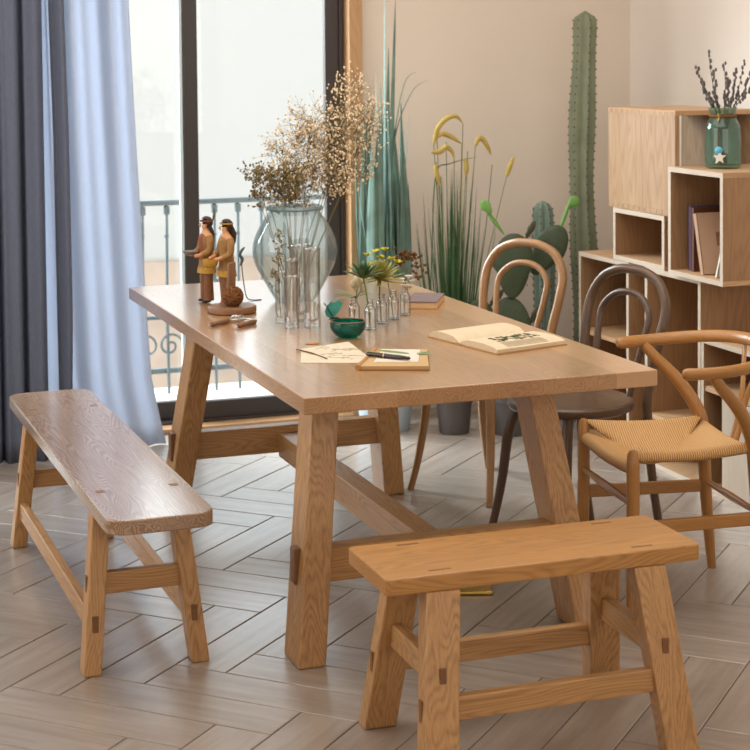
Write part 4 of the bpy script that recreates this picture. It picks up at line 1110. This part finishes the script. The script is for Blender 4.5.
# cacti
def cactus_mat(name, c, light):
    m = plain(name, c, .65, .3, var=.14, vscale=14); return m
M_cact = cactus_mat('grey_green_cactus', srgb(122, 128, 104), 0); M_cactb = cactus_mat('blue_green_cactus', srgb(118, 136, 122), 0)
M_pad = plain('dark_green_pad', srgb(62, 76, 54), .5, .4, var=.18, vscale=12); M_padl = plain('bright_green_pad', srgb(104, 148, 72), .5, .4, var=.15)
M_spine = plain('brown_spines', srgb(96, 70, 52), .7, .2)
def column_cactus(parent, base, r, h, ribs, mat, name, wob=.01, spacing=.035):
    b = bmesh.new(); nz = 60; seg = ribs*8; rings = []
    def cen(z): return (base[0]+wob*math.sin(z*4.3+base[0]*9), base[1]+wob*.6*math.sin(z*3.1+1))
    for j in range(nz+1):
        zf = j/nz; z = base[2]+h*zf; rr = r*(.93+.07*math.sin(z*11)+.06*(1-zf))
        top = h*(1-zf)
        if top < r*1.1: rr *= math.sqrt(max(0, 1-(1-top/(r*1.1))**2))*.98+.02
        cx_, cy_ = cen(z)
        rings.append([b.verts.new((cx_+rr*(1+.2*math.cos(ribs*a))*math.cos(a+.5)/1.2, cy_+rr*(1+.2*math.cos(ribs*a))*math.sin(a+.5)/1.2, z)) for a in (2*PI*i/seg for i in range(seg))])
    for a_, c_2 in zip(rings, rings[1:]):
        for i in range(seg): b.faces.new((a_[i], a_[(i+1) % seg], c_2[(i+1) % seg], c_2[i]))
    b.faces.new(rings[-1]); b.faces.new(list(reversed(rings[0])))
    m_ = MB(); m_._merge(b); o = m_.build(name, mat, parent)
    sp = MB(); z = base[2]+.05
    while z < base[2]+h-.01:
        top = base[2]+h-z; rr = r*(.95+.07*math.sin(z*11)+.06*(1-(z-base[2])/h)); 
        if top < r*1.1: rr *= math.sqrt(max(0, 1-(1-top/(r*1.1))**2))
        cx_, cy_ = cen(z)
        for k in range(ribs):
            a = 2*PI*k/ribs+.5; sp.ball((cx_+rr*math.cos(a), cy_+rr*math.sin(a), z), .0042, 1)
        z += spacing
    sp.build('spines', M_spine, o)['kind'] = 'stuff'; return o
tc_ = thing('column_cactus', 'very tall grey green column cactus in the corner beside the shelves', 'cactus', (1.605, 1.62, 0))
pot(tc_, .13, .22, M_potg); column_cactus(tc_, (0, 0, .19), .056, 1.56, 6, M_cact, 'column', .012)
scx = thing('column_cactus', 'shorter blue green column cactus behind the prickly pear', 'cactus', (1.437, 1.67, 0))
pot(scx, .075, .16, M_potg); column_cactus(scx, (0, 0, .135), .05, .805, 7, M_cactb, 'column', .004, .03)
pp = thing('prickly_pear', 'prickly pear cactus with dark green pads behind the light bentwood chair', 'cactus', (1.19, 1.46, 0))
pot(pp, .095, .17, M_potg)
def pad(c, w, h, t, rx, rz, mat=None, spines=True):
    M = Matrix.Rotation(rz, 4, 'Z') @ Matrix.Rotation(rx, 4, 'Y')
    b = bmesh.new(); bmesh.ops.create_uvsphere(b, u_segments=24, v_segments=16, radius=1)
    for v in b.verts:
        k = .82+.18*v.co.z if v.co.z < 0 else 1.0
        v.co = Vector((v.co.x*w*k, v.co.y*t, v.co.z*h))
    bmesh.ops.transform(b, matrix=Matrix.Translation(c) @ M, verts=b.verts)
    m_ = MB(); m_._merge(b); o = m_.build('pad', mat or M_pad, pp)
    if spines:
        s_ = MB()
        for i in range(-2, 3):
            for j in range(-3, 4):
                u, v = i*.33+(j % 2)*.16, j*.28
                if u*u+v*v > .85: continue
                q = Matrix.Translation(c) @ M @ Vector((u*w, -t*math.sqrt(max(0, 1-u*u-v*v))-.001, v*h)); s_.ball(q, .0032, 1)
        s_.build('spines', M_spine, o)['kind'] = 'stuff'
    return o
pad((.0, 0, .31), .105, .165, .022, R(3), R(-20)); pad((-.01, -.02, .44), .085, .13, .02, R(-4), R(-25))
pad((-.12, .02, .46), .062, .105, .018, R(-12), R(-15))
pad((-.005, -.04, .70), .088, .135, .02, R(2), R(-20))
pad((.165, -.01, .752), .07, .118, .018, R(32), R(-20))
pad((-.085, -.045, .88), .009, .06, .008, R(-36), R(-20), M_padl, False); pad((-.128, -.05, .948), .022, .034, .008, R(-36), R(-20), M_padl, False)
pad((.072, -.04, .845), .014, .042, .008, R(28), R(-20)); 
pad((.235, -.02, .885), .009, .065, .008, R(20), R(-20), M_padl, False); pad((.278, -.02, .95), .026, .028, .01, R(50), R(-20), M_padl, False)
pad((.095, -.03, .49), .015, .05, .008, R(32), R(-20)); pad((-.065, -.0, .565), .015, .045, .008, R(40), R(-20))

# ------------------------------------------------------------------ green jar with willow twigs
jx, jy, jz = 1.545, .385, 1.1536
JS = 1.17
jr = vessel('glass_jar', 'green glass jar with twine neck standing on the box shelf', 'jar', (jx, jy, jz), smooth_prof([(.046, 0), (.053, .006), (.055, .03), (.054, .11), (.05, .135), (.040, .153), (.038, .163), (.043, .178), (.044, .186)], 5), .004, M_jar, base=.01)
jr.scale = (JS, JS, JS)
MB().lathe([(.0395, .155), (.0435, .16), (.0395, .166)], 30, closed=True).build('twine', M_twine, jr)
MB().tube(spline([(-.03, -.026, .158), (-.034, -.03, .12), (-.04, -.042, .07)], 6), .0012, 5).build('twine_cord', M_twine, jr)
M_star = plain('white_star', srgb(228, 224, 214), .7, .2); M_blue = plain('sky_blue_felt', srgb(96, 176, 204), .7, .2)
ch = MB().ball((-.042, -.046, .058), .013, 2, (1, .7, .9)).build('blue_charm', M_blue, jr)
so = []
for k in range(10):
    a = PI/2+k*PI/5; rr = .021 if k % 2 == 0 else .009; so.append((rr*math.cos(a), rr*math.sin(a)))
MB().prism(so, -.003, .003, .001, M=Matrix.Translation((-.041, -.049, .036)) @ Matrix.Rotation(R(20-90+60), 4, 'Z') @ Matrix.Rotation(R(90), 4, 'X')).build('starfish', M_star, jr)
mb = MB()
for k in range(6):
    a = k*PI/3; petal(mb, (-.032, -.03, .157), (math.cos(a)*.8, -.3, math.sin(a)), (0, 0, 1), .016, .003, cup=.1)
mb.build('twine_bow', plain('pale_twine', srgb(176, 160, 96), .8, .1), jr)
M_wtw = plain('willow_twig', srgb(72, 60, 52), .7, .2); M_cat = plain('willow_bud', srgb(104, 98, 94), .8, .1, var=.25, vscale=60)
rw = random.Random(9)
for k, (dx, dy, dz) in enumerate(((-.075, .0, .30), (-.045, -.02, .345), (-.02, .02, .29), (.01, 0, .31), (.04, -.01, .29), (.065, .01, .315), (.085, 0, .28), (.03, .02, .26), (-.055, .02, .26), (.1, -.01, .24))):
    t = thing('willow_twig', 'grey budded willow twig standing in the green glass jar', 'twig', (jx, jy, jz+.014), 0, 'willow twigs in the green jar'); dx *= 1.4; dz *= 1.17
    p = spline([(dx*-.15, dy*-.2, 0), (dx*.25, dy*.3, .18), (dx*.72, dy*.8, .26), (dx+rw.uniform(-.01, .01), dy, dz)], 7)
    MB().tube(p, lerp_list([.002, .0017, .0012, .0008], len(p)), 5).build('twig_stem', M_wtw, t)
    mb = MB()
    for i in range(9, len(p)):
        if rw.random() < .97:
            d = (p[i]-p[i-1]).normalized(); off = d.orthogonal().normalized(); off = Matrix.Rotation(rw.uniform(0, 6.28), 3, d) @ off
            mb.ball(p[i]+off*.005, .0068*rw.uniform(.8, 1.2), 1, (.75, .75, 1.3))
    mb.build('buds', M_cat, t)['kind'] = 'stuff'

# brass floor plate
bp_ = thing('brass_plate', 'small polished brass plate set on the floor under the table', 'floor plate', (.235, -.41, 0), -.35)
MB().box((-.052, -.034, 0), (.052, .034, .012), .004).build('plate', plain('brass', srgb(222, 190, 100), .25, .5, metal=1), bp_)

# ------------------------------------------------------------------ light
w = bpy.data.worlds.new('sky'); sc.world = w; w.use_nodes = True
nt = w.node_tree; bg = nt.nodes['Background']; bg.inputs['Color'].default_value = (.86, .94, 1.0, 1); bg.inputs['Strength'].default_value = 3.2
def light(kind, name, loc, rot, energy, col, **kw):
    l = bpy.data.lights.new(name, kind); l.energy = energy; l.color = col
    for k, v in kw.items(): setattr(l, k, v)
    o = bpy.data.objects.new(name, l); COL.objects.link(o); o.location = loc; o.rotation_euler = rot; return o
# soft high daylight falling in through the glass door (hazy sun)
d = Vector((.66, -.7, -.46)).normalized()
s = light('SUN', 'hazy_sun', (0, 6, 6), (0, 0, 0), 20.0, (.84, .92, 1.0), angle=R(50))
s.rotation_euler = d.to_track_quat('-Z', 'Y').to_euler()
# unseen fill added at the camera's end to lift faces turned that way
light('AREA', 'rear_fill', (-.3, -5.5, 1.7), (R(90), 0, 0), 52, (1, .95, .9), shape='RECTANGLE', size=4.4, size_y=1.6)
# fill added at the left wall to brighten the right wall and shelves
light('AREA', 'left_fill', (XL+.02, -.1, 1.6), (0, R(-90), 0), 36, (.97, .98, 1), shape='RECTANGLE', size=1.5, size_y=2.6)

# soft overhead fill, added to lift the table and bench tops
light('AREA', 'overhead_fill', (.1, -.3, 2.6), (0, 0, 0), 54, (1, .97, .93), shape='RECTANGLE', size=2.4, size_y=3.0)
sc.view_settings.view_transform = 'Standard'; sc.view_settings.look = 'None'
sc.view_settings.exposure = 0.0; sc.view_settings.gamma = 1.0; sc.view_settings.use_curve_mapping = False
try: sc.cycles.use_denoising = True
except Exception: pass
sc.cycles.max_bounces = 10; sc.cycles.transparent_max_bounces = 24; sc.cycles.diffuse_bounces = 5
sc.cycles.caustics_reflective = False; sc.cycles.caustics_refractive = False
sc.cycles.sample_clamp_indirect = 6
